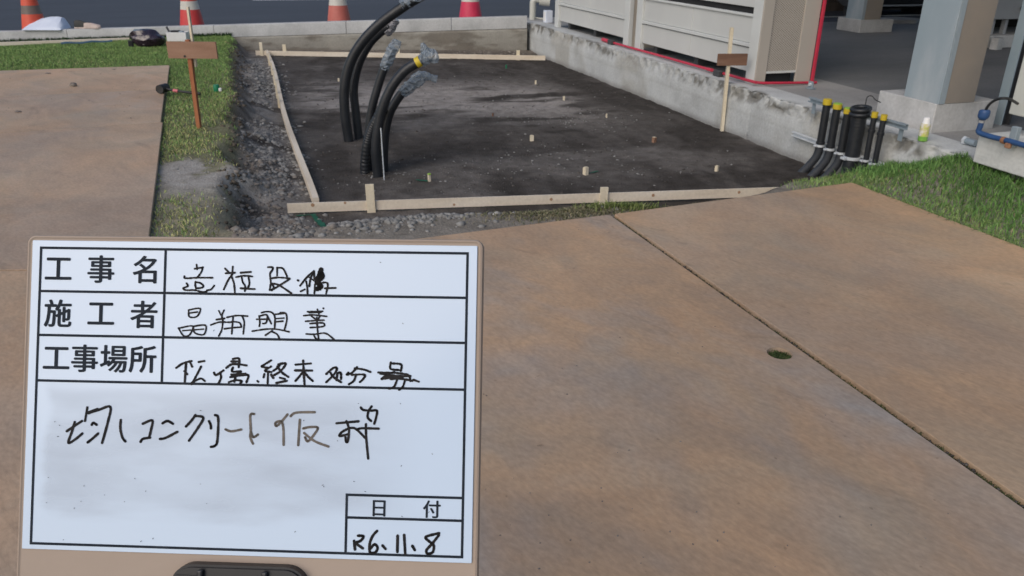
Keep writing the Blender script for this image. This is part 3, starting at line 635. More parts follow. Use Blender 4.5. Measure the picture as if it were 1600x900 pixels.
# grass in the lifting hole and moss in the joint
n = 900; a = rng.uniform(0, 6.28, n); rr_ = .046 * np.sqrt(rng.random(n))
tri_grass('hole_grass', np.stack([HOLE[0] + np.cos(a) * rr_, HOLE[1] + np.sin(a) * rr_, np.full(n, -.004)], -1), .006, .024, .004, [(.03, .06, .02), (.07, .11, .035), (.12, .14, .06)], 1.0)
n = 15000; a = rng.uniform(0, 5.5, n); off = rng.uniform(-.012, .012, n); dn = fbm(a, a * 0, 2.2, 3, 4); kp_ = rng.random(n) < np.clip((dn - .36) * 3.5, .3, 1); a = a[kp_]; off = off[kp_]
tri_grass('joint_moss', np.stack([J0[0] + U1[0] * a + M1[0] * off, J0[1] + U1[1] * a + M1[1] * off, np.full(len(a), -.006)], -1), .008, .026, .004, [(.04, .055, .02), (.07, .09, .035), (.12, .12, .06)], 1.0)
P = []; Rr = []
for i in range(900):
    a_ = rn(0, 5); 
    if vnoise(a_, 0, 1.9, 2) < .35: continue
    P.append(np.array([*(J0 + U1 * a_ + M1 * rn(-.01, .01)), rn(-.004, .012)])); Rr.append(rn(.003, .008))
stones('joint_gravel', P, Rr, M['crumb'])

# ------------------------------------------------------------------ formwork battens and stakes
def batten(name, label, a, b, z0, h, th, stakes, knots=(), sway=.0, front=1):
    a = np.array(a[:2]); b = np.array(b[:2]); L_ = np.linalg.norm(b - a); ang = math.atan2(*(b - a)[::-1])
    o = thing(name, label, 'formwork board', (a[0], a[1], z0), ang, 'pine formwork boards around the pit')
    mb = MB(); n = 24; vs = []
    for i in range(n + 1):
        x = L_ * i / n; dy = sway * math.sin(i / n * math.pi * 2.3) + random.uniform(-.0008, .0008)
        for (y, z) in ((-th / 2, 0), (th / 2, 0), (th / 2, h), (-th / 2, h)): vs.append((x, y + dy, z))
    fs = [(i * 4 + j, (i + 1) * 4 + j, (i + 1) * 4 + (j + 1) % 4, i * 4 + (j + 1) % 4) for i in range(n) for j in range(4)] + [(3, 2, 1, 0), (n * 4, n * 4 + 1, n * 4 + 2, n * 4 + 3)]
    mb.add(vs, fs).build('board', M['wood'], o)
    for (x, side, w_, zt, zb) in stakes:
        mb = MB(); mb.box((x, side * (th / 2 + .011) + sway * math.sin(x / L_ * math.pi * 2.3), (zt + zb) / 2), (w_, .02, zt - zb), mtx=Matrix.Rotation(rn(-.02, .02), 4, 'Y'), bev=.001)
        mb.build('stake', M['woodv'], o)
    for (x, z, r_) in knots:
        mb = MB(); mb.tube([(x, front * (th / 2 + .0003), z), (x, front * (th / 2 + .0012), z)], r_, 12); mb.build('knot', M['knot'], o)
    return o
na = G(450, 332, -.25)[:2]; nb = G(1262, 304, -.25)[:2]
ndir = (nb - na) / np.linalg.norm(nb - na)
def along(u, v, a=na, d=ndir, z=-.25): return float((G(u, v, z)[:2] - a) @ d)
batten('formwork_batten', 'near pine formwork board, closest to the whiteboard, running right to the black pipes', na, nb, -.252, .066, .016,
       [(along(580, 330), -1, .058, .19, -.02), (along(950, 325), -1, .056, .115, -.02)],
       [(along(490, 330), .052, .013), (along(540, 330), .06, .009), (along(710, 325), .02, .009), (along(862, 320), .035, .011), (along(1022, 315), .04, .012), (along(1156, 310), .04, .011)], front=-1)
fa = G(400, 86, -.25)[:2]; fb = G(852, 94, -.25)[:2]; fd = (fb - fa) / np.linalg.norm(fb - fa)
batten('formwork_batten', 'far pine formwork board, across the pit below the kerb', fa, fb, -.252, .070, .016,
       [(along(413, 85, fa, fd), -1, .045, .20, -.02), (along(449, 85, fa, fd), 1, .055, .17, -.02), (along(628, 85, fa, fd), 1, .06, .18, -.02), (along(812, 85, fa, fd), 1, .055, .14, -.02)], front=-1)
la = W(-.52, -4.2)[:2]; lb = W(7.60, -4.13)[:2]
batten('formwork_batten', 'left pine formwork board, running away along the rubble trench', la, lb, -.252, .066, .042,
       [(1.2, -1, .05, .17, -.10), (2.1, -1, .05, .16, -.10), (3.0, -1, .05, .18, -.10), (3.9, -1, .055, .19, -.10), (4.45, -1, .05, .13, -.10)], sway=.02)

# small pegs
pegs = [(831, 218, .034, 'stout pale wooden peg in the middle of the pit floor, level with the brown one', 'wood', .05), (1022, 219, .034, 'stout brown wooden peg in the pit floor below the pale gravel patch', 'brown', .048),
        (915, 271, .036, 'tall pale wooden peg just above the middle of the near formwork board', 'wood', .06), (671, 283, .020, 'thin wooden peg right of the conduit bundle, ringed by green paint', 'woodg', .055),
        (1120, 264, .028, 'small pale peg between the near board and the black pipes', 'wood', .045), (881, 155, .022, 'small yellowish peg in the far half of the pit, nearer of a close pair', 'wood', .045),
        (837, 130, .022, 'small yellowish peg in the far half of the pit, farther of a close pair', 'wood', .045), (791, 105, .016, 'thin green-topped peg close to the far formwork board', 'green', .055),
        (529, 125, .022, 'small peg left of the tall conduits in the far left of the pit', 'wood', .035), (948, 182, .014, 'thin peg standing in the pale gravel patch by the wall', 'wood', .04),
        (770, 180, .016, 'tiny dull peg at the centre of the pit, right of the plastic bags', 'green_wood', .035)]
pegs = pegs[:11]
for (u, v, wd, lab, kd_, h) in pegs:
    p = G(u, v, -.25); z = gz(p)
    mm = {'wood': M['woodv'], 'brown': M['brown_board'], 'woodg': M['woodv'], 'green': M['green'], 'green_wood': M['dark_board']}[kd_]
    o = thing('marker_peg', lab, 'peg', (p[0], p[1], z), rn(0, 1), 'marker pegs in the pit floor')
    mb = MB(); mb.box((0, 0, h / 2 - .02), (wd, wd * .9, h + .04), mtx=Matrix.Rotation(rn(-.08, .08), 4, 'X'), bev=.002); mb.build('shaft', mm, o)
    if kd_ == 'woodg': MB().box((0, 0, h + .003), (wd * 1.1, wd, .012), bev=.002).build('painted_top', M['lime'], o)
    elif kd_ in ('wood', 'brown'): MB().box((0, 0, h + .0025), (wd * .75, wd * .65, .003)).build('painted_top', M['woodv'], o)

# green paint marks sprayed on the ground, following the soil
def spray(name, label, path, wd, z=-.25):
    vs = []; fs = []; P = [np.array(G(*p, z)[:2]) for p in path]; Q = []
    for i in range(len(P) - 1):
        n = max(2, int(np.linalg.norm(P[i + 1] - P[i]) / .02)); Q += [P[i] + (P[i + 1] - P[i]) * k / n for k in range(n)]
    Q.append(P[-1]); nn_ = 5
    for i, p in enumerate(Q):
        d = Q[min(i + 1, len(Q) - 1)] - Q[max(0, i - 1)]; d = d / np.linalg.norm(d); nrm = np.array([-d[1], d[0]]); ww = wd * random.uniform(.65, 1.1)
        for k in range(nn_): q_ = p + nrm * ww * (k / (nn_ - 1) - .5); vs.append((q_[0], q_[1], gz(q_) + .010))
    fs = [(i * nn_ + k, i * nn_ + k + 1, (i + 1) * nn_ + k + 1, (i + 1) * nn_ + k) for i in range(len(Q) - 1) for k in range(nn_ - 1)]
    return tag(MB().add(vs, fs).build(name, M['green_spray']), label, 'paint mark', 'green spray marks')
spray('paint_mark', 'green spray-paint stroke on the soil below the left end of the near board', [(488, 334), (497, 344), (508, 356)], .045)
spray('paint_mark', 'faint green paint line at the foot of the near board, left end', [(462, 336), (488, 335)], .02)
spray('paint_mark', 'short green paint line right of the tall pale peg', [(918, 270), (935, 268)], .02)
spray('paint_mark', 'green paint line beside the thin peg right of the conduits', [(650, 281), (668, 284)], .02)

# ------------------------------------------------------------------ conduits in the pit
def px_path(pts, y0, z_last=None): return [VY(u, v, y0) for u, v in pts]
def conduit(label, base_px, pts, rpx, y0, m, lean=0., corrug=False, name='conduit', group='black conduits rising from the pit floor'):
    Wp = px_path(pts, y0); base = Wp[0]; r = rpx / 2 / (F / (y0 * .915 + .55))
    o = thing(name, label, 'conduit', base, 0, group)
    loc = [Vector(p - base) + Vector((0, lean * i / len(Wp), 0)) for i, p in enumerate(Wp)]
    loc = [loc[0] + Vector((0, 0, -.12))] + loc; sp = smooth_path(loc, 10)
    if corrug:
        L_ = 0; out = [sp[0]]
        for a, b in zip(sp[:-1], sp[1:]):
            k = max(1, int((b - a).length / .006)); out += [a + (b - a) * (i + 1) / k for i in range(k)]
        sp = out; rs = [r * (1.03 if i % 3 else .93) for i in range(len(sp))]
    else: rs = [r] * len(sp)
    MB().tube(sp, rs, 18).build('hose', m, o, True); return o, sp, r
def film(o, pts, rads, m, seed, name='plastic_wrap', tail=None):
    rr = random.Random(seed); sp = smooth_path(pts, 5); n = 14; k = len(sp); vs = []; fs = []
    rs = np.interp(np.linspace(0, 1, k), np.linspace(0, 1, len(rads)), rads)
    up = None
    for i, p in enumerate(sp):
        t = (sp[min(i + 1, k - 1)] - sp[max(i - 1, 0)]).normalized()
        if up is None: up = t.orthogonal().normalized()
        up = (up - t * up.dot(t)).normalized(); x = t.cross(up)
        for j in range(n): a = 2 * math.pi * j / n; q = rs[i] * rr.uniform(.82, 1.2); vs.append(p + (up * math.cos(a) + x * math.sin(a)) * q)
    fs = [(i * n + j, i * n + (j + 1) % n, (i + 1) * n + (j + 1) % n, (i + 1) * n + j) for i in range(k - 1) for j in range(n)] + [tuple(range((k - 1) * n, k * n))]
    return MB().add(vs, fs).build(name, m, o)
def toloc(o, pts, y0, dy=0): b = np.array(o.location); return [Vector(VY(u, v, y0) - b) + Vector((0, dy, 0)) for u, v in pts]
y1 = 7.34
o, sp, r = conduit('tallest black conduit, curving right out of the top of the picture', None, [(561, 222), (556, 180), (552, 140), (559, 102), (575, 70), (592, 52), (606, 42)], 13.5, y1 + .12, M['hose'], .1)
o['label'] = 'black conduit just behind the tallest one, its end wrapped in grey plastic'
film(o, toloc(o, [(599, 53), (607, 45), (612, 38), (617, 31)], y1 + .12, .09), [r * 1.1, r * 1.2, r * 1.15, r * .85], M['wrap_grey'], 3)
o, sp, r = conduit('tallest black conduit, curving right and out at the top of the picture', None, [(545, 220), (539, 178), (538.5, 137), (547, 99), (566, 66), (595, 36), (632, 9), (643, 2), (668, -12)], 15.5, y1, M['hose'])
film(o, toloc(o, [(628, 9), (637, 3), (655, -7), (668, -13)], y1), [r * 1.03, r * 1.12, r * 1.12, r * .8], M['wrap'], 4)
y2 = 6.2
o, sp, r = conduit('slim black conduit in the middle of the bundle, end wrapped in clear plastic', None, [(577, 262), (576, 215), (580, 175), (590, 137), (602, 102), (611, 84), (615, 75)], 12.8, y2 + .16, M['hose'])
film(o, toloc(o, [(600, 108), (605, 96), (612, 80), (618, 70), (621, 63)], y2 + .16), [r * 1.0, r * 1.25, r * 1.3, r * 1.2, r * .9], M['wrap'], 5)
o, sp, r = conduit('short corrugated black conduit at the foot of the nearer bundle', None, [(570, 264), (571, 245), (574, 225), (581, 202), (591, 182), (598, 168)], 15, y2 + .07, M['hose'], corrug=True)
o, sp, r = conduit('black conduit bending right behind the yellow-taped one, end in bluish plastic', None, [(600, 268), (600, 235), (603, 200), (611, 172), (626, 148), (640, 134), (650, 127)], 13.8, y2 + .10, M['hose'])
film(o, toloc(o, [(628, 146), (638, 137), (652, 126), (663, 119), (672, 121), (683, 124)], y2 + .10), [r * 1.05, r * 1.3, r * 1.35, r * 1.1, r * .7, r * .8], M['wrap'], 6)
film(o, toloc(o, [(640, 137), (648, 122), (657, 112)], y2 + .10), [r * 1.0, r * .9, r * .4], M['wrap'], 16, 'plastic_tail')
o, sp, r = conduit('nearest black conduit with a yellow tape band and a clear plastic bag on its end', None, [(590, 273), (587, 235), (590, 205), (598, 168), (612, 136), (631, 112), (650, 99), (664, 92)], 15, y2 - .05, M['hose'])
b = toloc(o, [(650.5, 98.8), (657, 95.0)], y2 - .05); MB().tube([b[0], b[0].lerp(b[1], .5), b[1]], r * 1.09, 18).build('tape_band', M['yellow'], o, True)
film(o, toloc(o, [(657, 95), (663, 92), (671, 87), (678, 90), (680, 98)], y2 - .05), [r * 1.05, r * 1.3, r * 1.45, r * 1.15, r * .6], M['wrap'], 7)
film(o, toloc(o, [(668, 88), (663, 76), (659, 67)], y2 - .05), [r * 1.1, r * .8, r * .25], M['wrap'], 8, 'plastic_tail')
p = VY(600, 273, y2 - .15); q = VY(595, 200, y2 - .12)
o = thing('steel_rod', 'thin bright steel rod standing against the nearest conduit', 'rod', p); MB().tube([(0, 0, -.1), tuple(q - p)], .0045, 8).build('rod', M['galv'], o)

# ------------------------------------------------------------------ pipe group at the wall
def wthing(name, label, cat, s, t, z, group=None): return thing(name, label, cat, W(s, t, z), WANG, group)
pg = 'black pipes strapped to the foundation wall'
PIPES = [(7.78, .033, .345, 'leftmost of the three thick yellow-capped pipes on the wall'), (7.905, .033, .335, 'middle of the three thick yellow-capped pipes on the wall'), (8.035, .033, .325, 'rightmost of the three thick yellow-capped pipes, beside the widest pipe')]
for i, (s, r, zt, lab) in enumerate(PIPES):
    o = wthing('capped_pipe', lab, 'pipe', s, -.10, -.25, pg)
    MB().tube(smooth_path([(0, 0, .16), (0, 0, .40), (0, 0, zt + .25 - .035)], 2), r * .93, 20).build('riser', M['hose'], o, True)
    MB().tube([(0, 0, .235), (0, 0, .25)], r * 1.06, 20).build('coupling', M['hose'], o, True)
    MB().tube(smooth_path([(-.10, -.13, -.10), (-.07, -.09, -.03), (-.035, -.045, .05), (-.008, -.01, .13), (0, 0, .205)], 6), r * 1.0, 20).build('elbow', M['hose_dusty'], o, True)
    MB().tube([(0, 0, zt + .25 - .045), (0, 0, zt + .25 - .008)], r * 1.06, 20).build('tape_cap', M['yellow'], o, True)
    MB().tube([(0, 0, zt + .25 - .008), (0, 0, zt + .25)], r * 1.0, 20).build('cap_rim', M['lime'] if i else M['yellow'], o, True)
    mb = MB(); mb.tube([(0, 0, .212), (0, 0, .230)], r * 1.14, 20); mb.box((0, -r * 1.3, .221), (.022, .03, .016), bev=.002); mb.build('clamp', M['galv'], o, True)
o = wthing('wide_pipe', 'widest black conduit coil on the wall, between the thick and the thin pipes', 'pipe', 8.165, -.10, -.25, pg)
zz_ = [.0 + .008 * k for k in range(70)]
MB().tube([(0, -.02 * (1 - min(1, z / .2)), z) for z in zz_], [.055 * (1.008 if k % 3 else .985) for k in range(70)], 22).build('riser', M['hose'], o, True)
ring = MB()
for zr in (.555, .59): ring.tube([(.062 * math.cos(a), .062 * math.sin(a), zr + .008 * math.sin(a)) for a in np.linspace(0, 6.28, 25)], .018, 10, False)
ring.build('coil', M['hose'], o, True)
mb = MB(); mb.tube([(0, 0, .205), (0, 0, .228)], .066, 22); mb.box((0, -.075, .216), (.05, .03, .02), bev=.003); mb.build('clamp', M['galv'], o, True)
for s, r, zt, lab in ((8.312, .021, .345, 'left one of the two thin yellow-capped pipes on the wall'), (8.408, .021, .345, 'right one of the two thin yellow-capped pipes on the wall')):
    o = wthing('thin_pipe', lab, 'pipe', s, -.095, -.25, pg)
    MB().tube([(0, 0, -.02), (0, 0, zt + .25 - .03)], r, 16).build('riser', M['hose'], o, True)
    MB().tube([(0, 0, zt + .25 - .04), (0, 0, zt + .25)], r * 1.1, 16).build('tape_cap', M['yellow'], o, True)
    MB().tube([(0, 0, zt + .25 - .15), (0, 0, zt + .25 - .13)], r * 1.25, 16).build('collar', M['hose'], o, True)
    mb = MB(); mb.tube([(0, 0, .222), (0, 0, .238)], r * 1.25, 16); mb.box((0, -r * 1.6, .23), (.02, .03, .016), bev=.002); mb.build('clamp', M['galv'], o, True)
def channel(name, label, s0, s1, t, z, dz=0, m=None, tilt=0):
    o = wthing(name, label, 'steel channel', s0, t, z); L_ = s1 - s0
    mb = MB(); mb.span((0, -.0015, -.02), (L_, .0015, .02)).span((0, -.022, .017), (L_, -.0016, .02)).span((0, -.022, -.02), (L_, -.0016, -.017)).span((0, -.022, .0082), (L_, -.0195, .0168)).span((0, -.022, -.0168), (L_, -.0195, -.0082))
    mb.build('rail', m or M['galv'], o); return o
o = channel('strut_channel', 'lower galvanised channel bolted to the wall behind the pipes', 7.33, 8.50, -.030, -.033)
MB().tube([(1.09, -.02, 0), (1.09, -.045, 0)], .011, 6).build('bolt', M['galv'], o); MB().box((1.12, -.026, 0), (.04, .006, .038), bev=.001).build('washer_plate', M['galv_dull'], o)
o = channel('strut_channel', 'upper galvanised channel behind the yellow caps, above the slab edge', 7.50, 8.60, -.045, .29, m=M['galv_dull'])
MB().span((.03, .003, -.11), (.07, .009, .02)).build('bracket', M['galv_dull'], o); MB().span((1.02, .003, -.11), (1.06, .009, .02)).build('bracket', M['galv_dull'], o)
w_ = smooth_path([VT(1352, 166, .02), VT(1355, 152, .02), VT(1362, 150, .05), VT(1368, 156, .06), VT(1376, 160, .1)], 5)
b = np.array(W(8.17, .02, .2)); o = thing('wire_end', 'loose thin black wire sticking up behind the widest pipe', 'wire', b)
MB().tube([Vector(q) - Vector(b) for q in w_], .0035, 6).build('wire', M['black'], o)

# ------------------------------------------------------------------ stake at the wall and the cross post in the lawn
p = G(1128, 203, -.25); y0 = p[1]
o = thing('wall_stake', 'tall pale timber stake leaning at the wall with a brown board nailed across it', 'stake', p, 0)
b = Vector(p); tp = Vector(VY(1143.5, 43, y0)) - b
d = tp.normalized(); q = d.to_track_quat('Z', 'Y').to_matrix().to_4x4()
mb = MB(); mb.box(tp * .5 - d * .04, (.046, .03, tp.length + .08), mtx=q, bev=.0015); mb.build('post', M['woodv'], o)
c_ = Vector(VY(1143, 92.5, y0)) - b; mb = MB(); mb.box(c_ + Vector((0, .027, .0)), (.285, .022, .11), mtx=Matrix.Rotation(-.015, 4, 'Y'), bev=.001); xb_ = mb.build('crossboard', M['dark_board'], o)
# the post passes behind its crossboard: pale stick above, board in front
mb.v = []; mb.f = []
xb_.location = (0, -.054, 0)
p = G(311, 198); y0 = p[1]
o = thing('cross_post', 'orange-brown post in the grass strip with a wide brown board across its top', 'stake', p, 0)
b = Vector(p); tp = Vector(VY(293.5, 62, y0)) - b; d = tp.normalized(); q = d.to_track_quat('Z', 'Y').to_matrix().to_4x4()
MB().box(tp * .5 - d * .05, (.044, .032, tp.length + .1), mtx=q, bev=.0015).build('post', M['orange_wood'], o)
c_ = Vector(VY(302.5, 77.5, y0)) - b; MB().box(c_ + Vector((0, -.028, 0)), (.40, .02, .132), bev=.001).build('crossboard', M['brown_board'], o)
a_ = Vector(VY(291.5, 11, y0)) - b; e_ = Vector(VY(304.5, 105, y0)) - b; d = (a_ - e_).normalized(); q = d.to_track_quat('Z', 'Y').to_matrix().to_4x4()
MB().box((a_ + e_) / 2 + Vector((0, .026, 0)), (.032, .016, (a_ - e_).length), mtx=q, bev=.001).build('light_stick', M['woodv'], o)
MB().tube([c_ + Vector((-.065, -.039, -.048)), c_ + Vector((-.065, -.0425, -.048))], .009, 10).build('nail', M['black'], o)

# ------------------------------------------------------------------ cones
def cone(u, lab, body, band, back, off=0):
    p = np.array(kp(kx(u) + off, .14 + back)); o = thing('traffic_cone', lab, 'traffic cone', (p[0], p[1], float(road_z(kx(u) + off)) + .001), kang, 'traffic cones on the road behind the kerb')
    def rad(z): return .205 - (z - .04) * .165
    def seg(z0, z1, m, nm): MB().lathe([(rad(z0), z0), (rad(z1), z1)], 32).build(nm, m, o, True)
    MB().box((0, 0, .02), (.46, .46, .036), bev=.01).build('base', M['black'] if body != 'cone_orange' else M['cone_grey'], o)
    MB().lathe([(rad(.04) + .012, .036), (rad(.05) + .004, .052), (rad(.06), .06)], 32).build('skirt', M[body], o, True)
    seg(.06, .37, M[body], 'body'); seg(.37, .50, M[band], 'band'); seg(.50, .66, M[body], 'body'); seg(.66, .79, M[band], 'band')
    MB().lathe([(rad(.79), .79), (rad(.93), .93), (rad(.94) - .01, .945), (0, .945)], 32).build('tip', M[body], o, True)
cone(49, 'orange traffic cone with dark bands behind the white folded cloth', 'cone_orange', 'cone_grey', .22, -.11)
cone(301, 'red and white traffic cone behind the wooden cross post', 'cone_red', 'cone_white', .24, -.12)
cone(528, 'faded brick-red and white traffic cone left of the tall conduits', 'cone_faded', 'cone_white', .24, -.03)
cone(734, 'pinkish red traffic cone nearest the wall corner', 'cone_pink', 'cone_white', .24, .02)

# ------------------------------------------------------------------ things on the kerb and the lawn
b = np.array(kp(kx(66), .045, .001)); o = thing('folded_cloth', 'white folded cloth lying over the kerb in front of the orange cone', 'cloth', b, kang)
ln = np.linspace(-.30, .30, 15); prof_ = [(-.075, .004), (-.06, .03), (-.02, .05), (.05, .09), (.12, .13), (.2, .165), (.27, .15), (.3, .0)]
vs = []
for i, x in enumerate(ln):
    f_ = (i / 14); hgt = .35 + .75 * math.sin(math.pi * (f_ ** 1.0) * .62 + .18)
    if f_ > .93: hgt *= .62
    for y, z in prof_: vs.append((x * (1 - .25 * (z / .165) * .4), y, z * hgt + random.uniform(-.003, .003)))
m_ = len(prof_); MB().add(vs, [(i * m_ + j, (i + 1) * m_ + j, (i + 1) * m_ + j + 1, i * m_ + j + 1) for i in range(14) for j in range(m_ - 1)] + [tuple(range(m_)), tuple(range(14 * m_, 15 * m_))[::-1]]).build('upper_fold', M['cloth'], o, True)
MB().box((0, -.005, -.003 + .008), (.58, .17, .012), bev=.004).build('lower_fold', M['cloth'], o)
def shoe(x, y, rz, m, sole, lab, hi):
    p = np.array(kp(x, y, .001)); o = thing('shoe', lab, 'shoe', p, kang + rz, 'pair of shoes left on the kerb')
    out = []; n = 12
    def ringpts(x, w, z0, z1): return [(x, -w, z0), (x, -w * .92, (z0 + z1) / 2), (x, -w * .5, z1), (x, w * .5, z1), (x, w * .92, (z0 + z1) / 2), (x, w, z0)]
    xs = [-.13, -.115, -.07, -.02, .03, .08, .115, .135]; ws_ = [.018, .034, .038, .036, .042, .046, .038, .015]; hs = [.05, .075, .085, .08, .065, .05, .042, .03]
    vs = []
    for x_, w__, h_ in zip(xs, ws_, hs): vs += ringpts(x_, w__, .02, .02 + h_ * hi)
    k = 6; MB().add(vs, [(i * k + j, (i + 1) * k + j, (i + 1) * k + j + 1, i * k + j + 1) for i in range(7) for j in range(5)] + [tuple(range(6))[::-1], tuple(range(42, 48))]).build('upper', m, o, True)
    poly = [(x_, -w__ * 1.1) for x_, w__ in zip(xs, ws_)] + [(x_, w__ * 1.1) for x_, w__ in zip(xs[::-1], ws_[::-1])]
    MB().prism(poly, 0, .022).build('sole', sole, o)
    MB().box((-.06, 0, .02 + .083 * hi), (.08, .04, .006), bev=.002).build('opening', M['black'], o)
shoe(kx(127), .085, .05, M['black'], M['pale_shoe'], 'black shoe with a pale sole, left one of the pair on the kerb', 1.25)
shoe(kx(143), .045, -.12, M['pale_shoe'], M['pale_shoe'], 'pale pinkish shoe, right one of the pair on the kerb', .8)
# dark glossy bag
p = GT(228, 75); o = thing('dark_bag', 'crumpled glossy dark purple bag on the far grass beside the timber', 'bag', (p[0], p[1] + .12, p[2]), 0)
bm = bmesh.new(); bmesh.ops.create_icosphere(bm, subdivisions=3, radius=1); vs = []
for v in bm.verts:
    k = 1 + .28 * (vnoise(v.co.x + 5, v.co.z * 1.3 + v.co.y + 5, 2.4, 3) - .5) + .16 * (vnoise(v.co.x + 9, v.co.y + v.co.z + 9, 6, 8) - .5)
    vs.append((v.co.x * .245 * k, v.co.y * .17 * k, max(.0, (v.co.z * .5 + .42) * .27 * k)))
fs = [[v.index for v in f.verts] for f in bm.faces]; bm.free()
MB().add(vs, fs).build('sack', M['purple'], o, True)
MB().box((-.24, -.05, .05), (.07, .05, .09), rz=.4, bev=.012).build('strap_end', M['black'], o)
MB().tube(smooth_path([(.2, -.05, .1), (.25, -.07, .14), (.28, -.06, .08), (.27, -.05, .02)], 5), .008, 8).build('handle_loop', M['black'], o)
p = GT(254, 69); o = thing('plastic_scrap', 'small shiny white scrap on the grass right of the dark bag', 'scrap', tuple(p), .3)
bm_ = MB(); bm_.box((0, 0, .03), (.04, .03, .07), bev=.01); bm_.build('scrap', M['white'], o)
# white box of fixings
p = GT(278, 66); o = thing('white_carton', 'open white carton of small parts on the grass at the kerb foot', 'box', (p[0], p[1] + .04, p[2]), kang)
MB().span((-.145, -.09, 0), (.145, -.084, .15)).span((-.145, .084, 0), (.145, .09, .15)).span((-.145, -.0838, 0), (-.139, .0838, .15)).span((.139, -.0838, 0), (.145, .0838, .15)).span((-.1385, -.0835, .001), (.1385, .0835, .01)).build('carton', M['white'], o)
MB().box((.0, 0, .135), (.27, .16, .012), rz=0).build('lid', M['white'], o)
MB().box((-.03, 0, .155), (.14, .07, .03), rz=.3, bev=.004).build('dark_part', M['black'], o)
MB().box((.07, -.02, .155), (.07, .05, .02), rz=-.5, bev=.004).build('pale_part', M['galv_dull'], o)
MB().box((-.13, -.02, .19), (.018, .04, .08), mtx=Matrix.Rotation(-.4, 4, 'Y')).build('flap', M['machine'], o)
# long timber and blue strip
tz = GT(100, 68.5)[2]; a_ = G(0, 72, tz)[:2]; b_ = G(203, 64.5, tz)[:2]; dd = (b_ - a_) / np.linalg.norm(b_ - a_); a2 = a_ - dd * 1.2; Lt = np.linalg.norm(b_ - a2)
o = thing('long_timber', 'long pale squared timber lying on the grass along the kerb', 'timber', (a2[0], a2[1], tz), math.atan2(dd[1], dd[0]))
MB().span((0, -.025, .005), (Lt, .025, .055), bev=.002).build('timber', M['wood'], o)
tz = GT(136, 69.5)[2]; a_ = G(96, 71.5, tz)[:2]; b_ = G(176, 67.5, tz)[:2]; dd = (b_ - a_) / np.linalg.norm(b_ - a_)
o = thing('blue_strip', 'short flat blue plastic strip on the grass in front of the timber', 'strip', (a_[0], a_[1], tz), math.atan2(dd[1], dd[0]))
Ls = float(np.linalg.norm(b_ - a_)); mb = MB(); n = 10
vs = [(Ls * i / n, y, .025 + .008 * math.sin(i * 1.3) + z) for i in range(n + 1) for (y, z) in ((-.035, 0), (.035, 0), (.035, .02), (-.035, .02))]
mb.add(vs, [(i * 4 + j, (i + 1) * 4 + j, (i + 1) * 4 + (j + 1) % 4, i * 4 + (j + 1) % 4) for i in range(n) for j in range(4)] + [(3, 2, 1, 0), (n * 4, n * 4 + 1, n * 4 + 2, n * 4 + 3)]).build('strip', M['skyblue'], o)
# mallet
a_ = G(252, 141, .05); b_ = G(313, 147, .03); dv = Vector(b_ - a_); dv.z = 0; an = math.atan2(dv.y, dv.x)
o = thing('mallet', 'black rubber mallet with a pink band lying across the plate edge', 'mallet', (a_[0], a_[1], .022), an)
MB().tube(smooth_path([(.02, -.055, .047), (.02, -.05, .047), (.02, .05, .047), (.02, .055, .047)], 2), [.038, .042, .043, .043, .043, .042, .038][:7], 20).build('head', M['black'], o, True)
MB().tube([(.05, 0, .045), (.13, 0, .032), (.30, 0, .018), (dv.length, 0, .012)], [.014, .012, .013, .014], 12).build('handle', M['black'], o, True)
MB().tube([(.135, 0, .0315), (.185, 0, .0275)], .0165, 12).build('grip_band', M['pink'], o, True)
p = G(339, 143); o = thing('green_cap', 'small bright green plastic cap on the grass strip near the pit edge', 'cap', (p[0], p[1], 0), .2)
MB().lathe([(.028, 0), (.032, .01), (.03, .06), (.024, .07), (0, .07)], 20).build('cap', M['green'], o, True); MB().box((.035, -.01, .02), (.03, .03, .035), bev=.006).build('tab', M['white'], o)
# clods on the plates
for (u, v, r, lab) in ((115, 135, .035, 'upright clod of mud on the farthest left plate'), (75, 115, .03, 'flat dark clod at the far edge of the left plates'), (178, 108.5, .022, 'tiny dark clod at the far edge of the left plates'), (28, 175, .03, 'flat clod of mud on the second left plate')):
    p = G(u, v, .022); v_, f_ = lump(int(u), 2); k = (1, .8, 1.1) if u == 115 else (1.2, .8, .35)
    o = npmesh('mud_clod', v_ * np.array(k) * r + np.array([0, 0, r * k[2] * .35]), f_, M['clod']); o.location = (p[0], p[1], .022); tag(o, lab, 'clod')
# thin scatter of dried mud crumbs dropped on the plates
P = []; Rr = []
for i in range(150):
    if i % 3 == 0: p = G(rn(0, 250), rn(110, 190), .022)
    else: p = G(random.triangular(600, 1600, 900), rn(345, 900), .022)
    rel = p[:2] - L0; inL = (rel @ lm > .03) and (-6.1 < rel @ ld < 4)
    ra = p[:2] - J0; aa, mm_ = ra @ U1, ra @ M1; inA = aa > .12 and -1.7 < mm_ < -.03; inB_ = aa > .25 and .03 < mm_ < 1.5
    if inL or inA or inB_: r = rn(.0012, .0035) * (2 if inL else 1); P.append(p + np.array([0, 0, r * .3])); Rr.append(r)
stones('mud_crumbs', P, Rr, M['clod'])

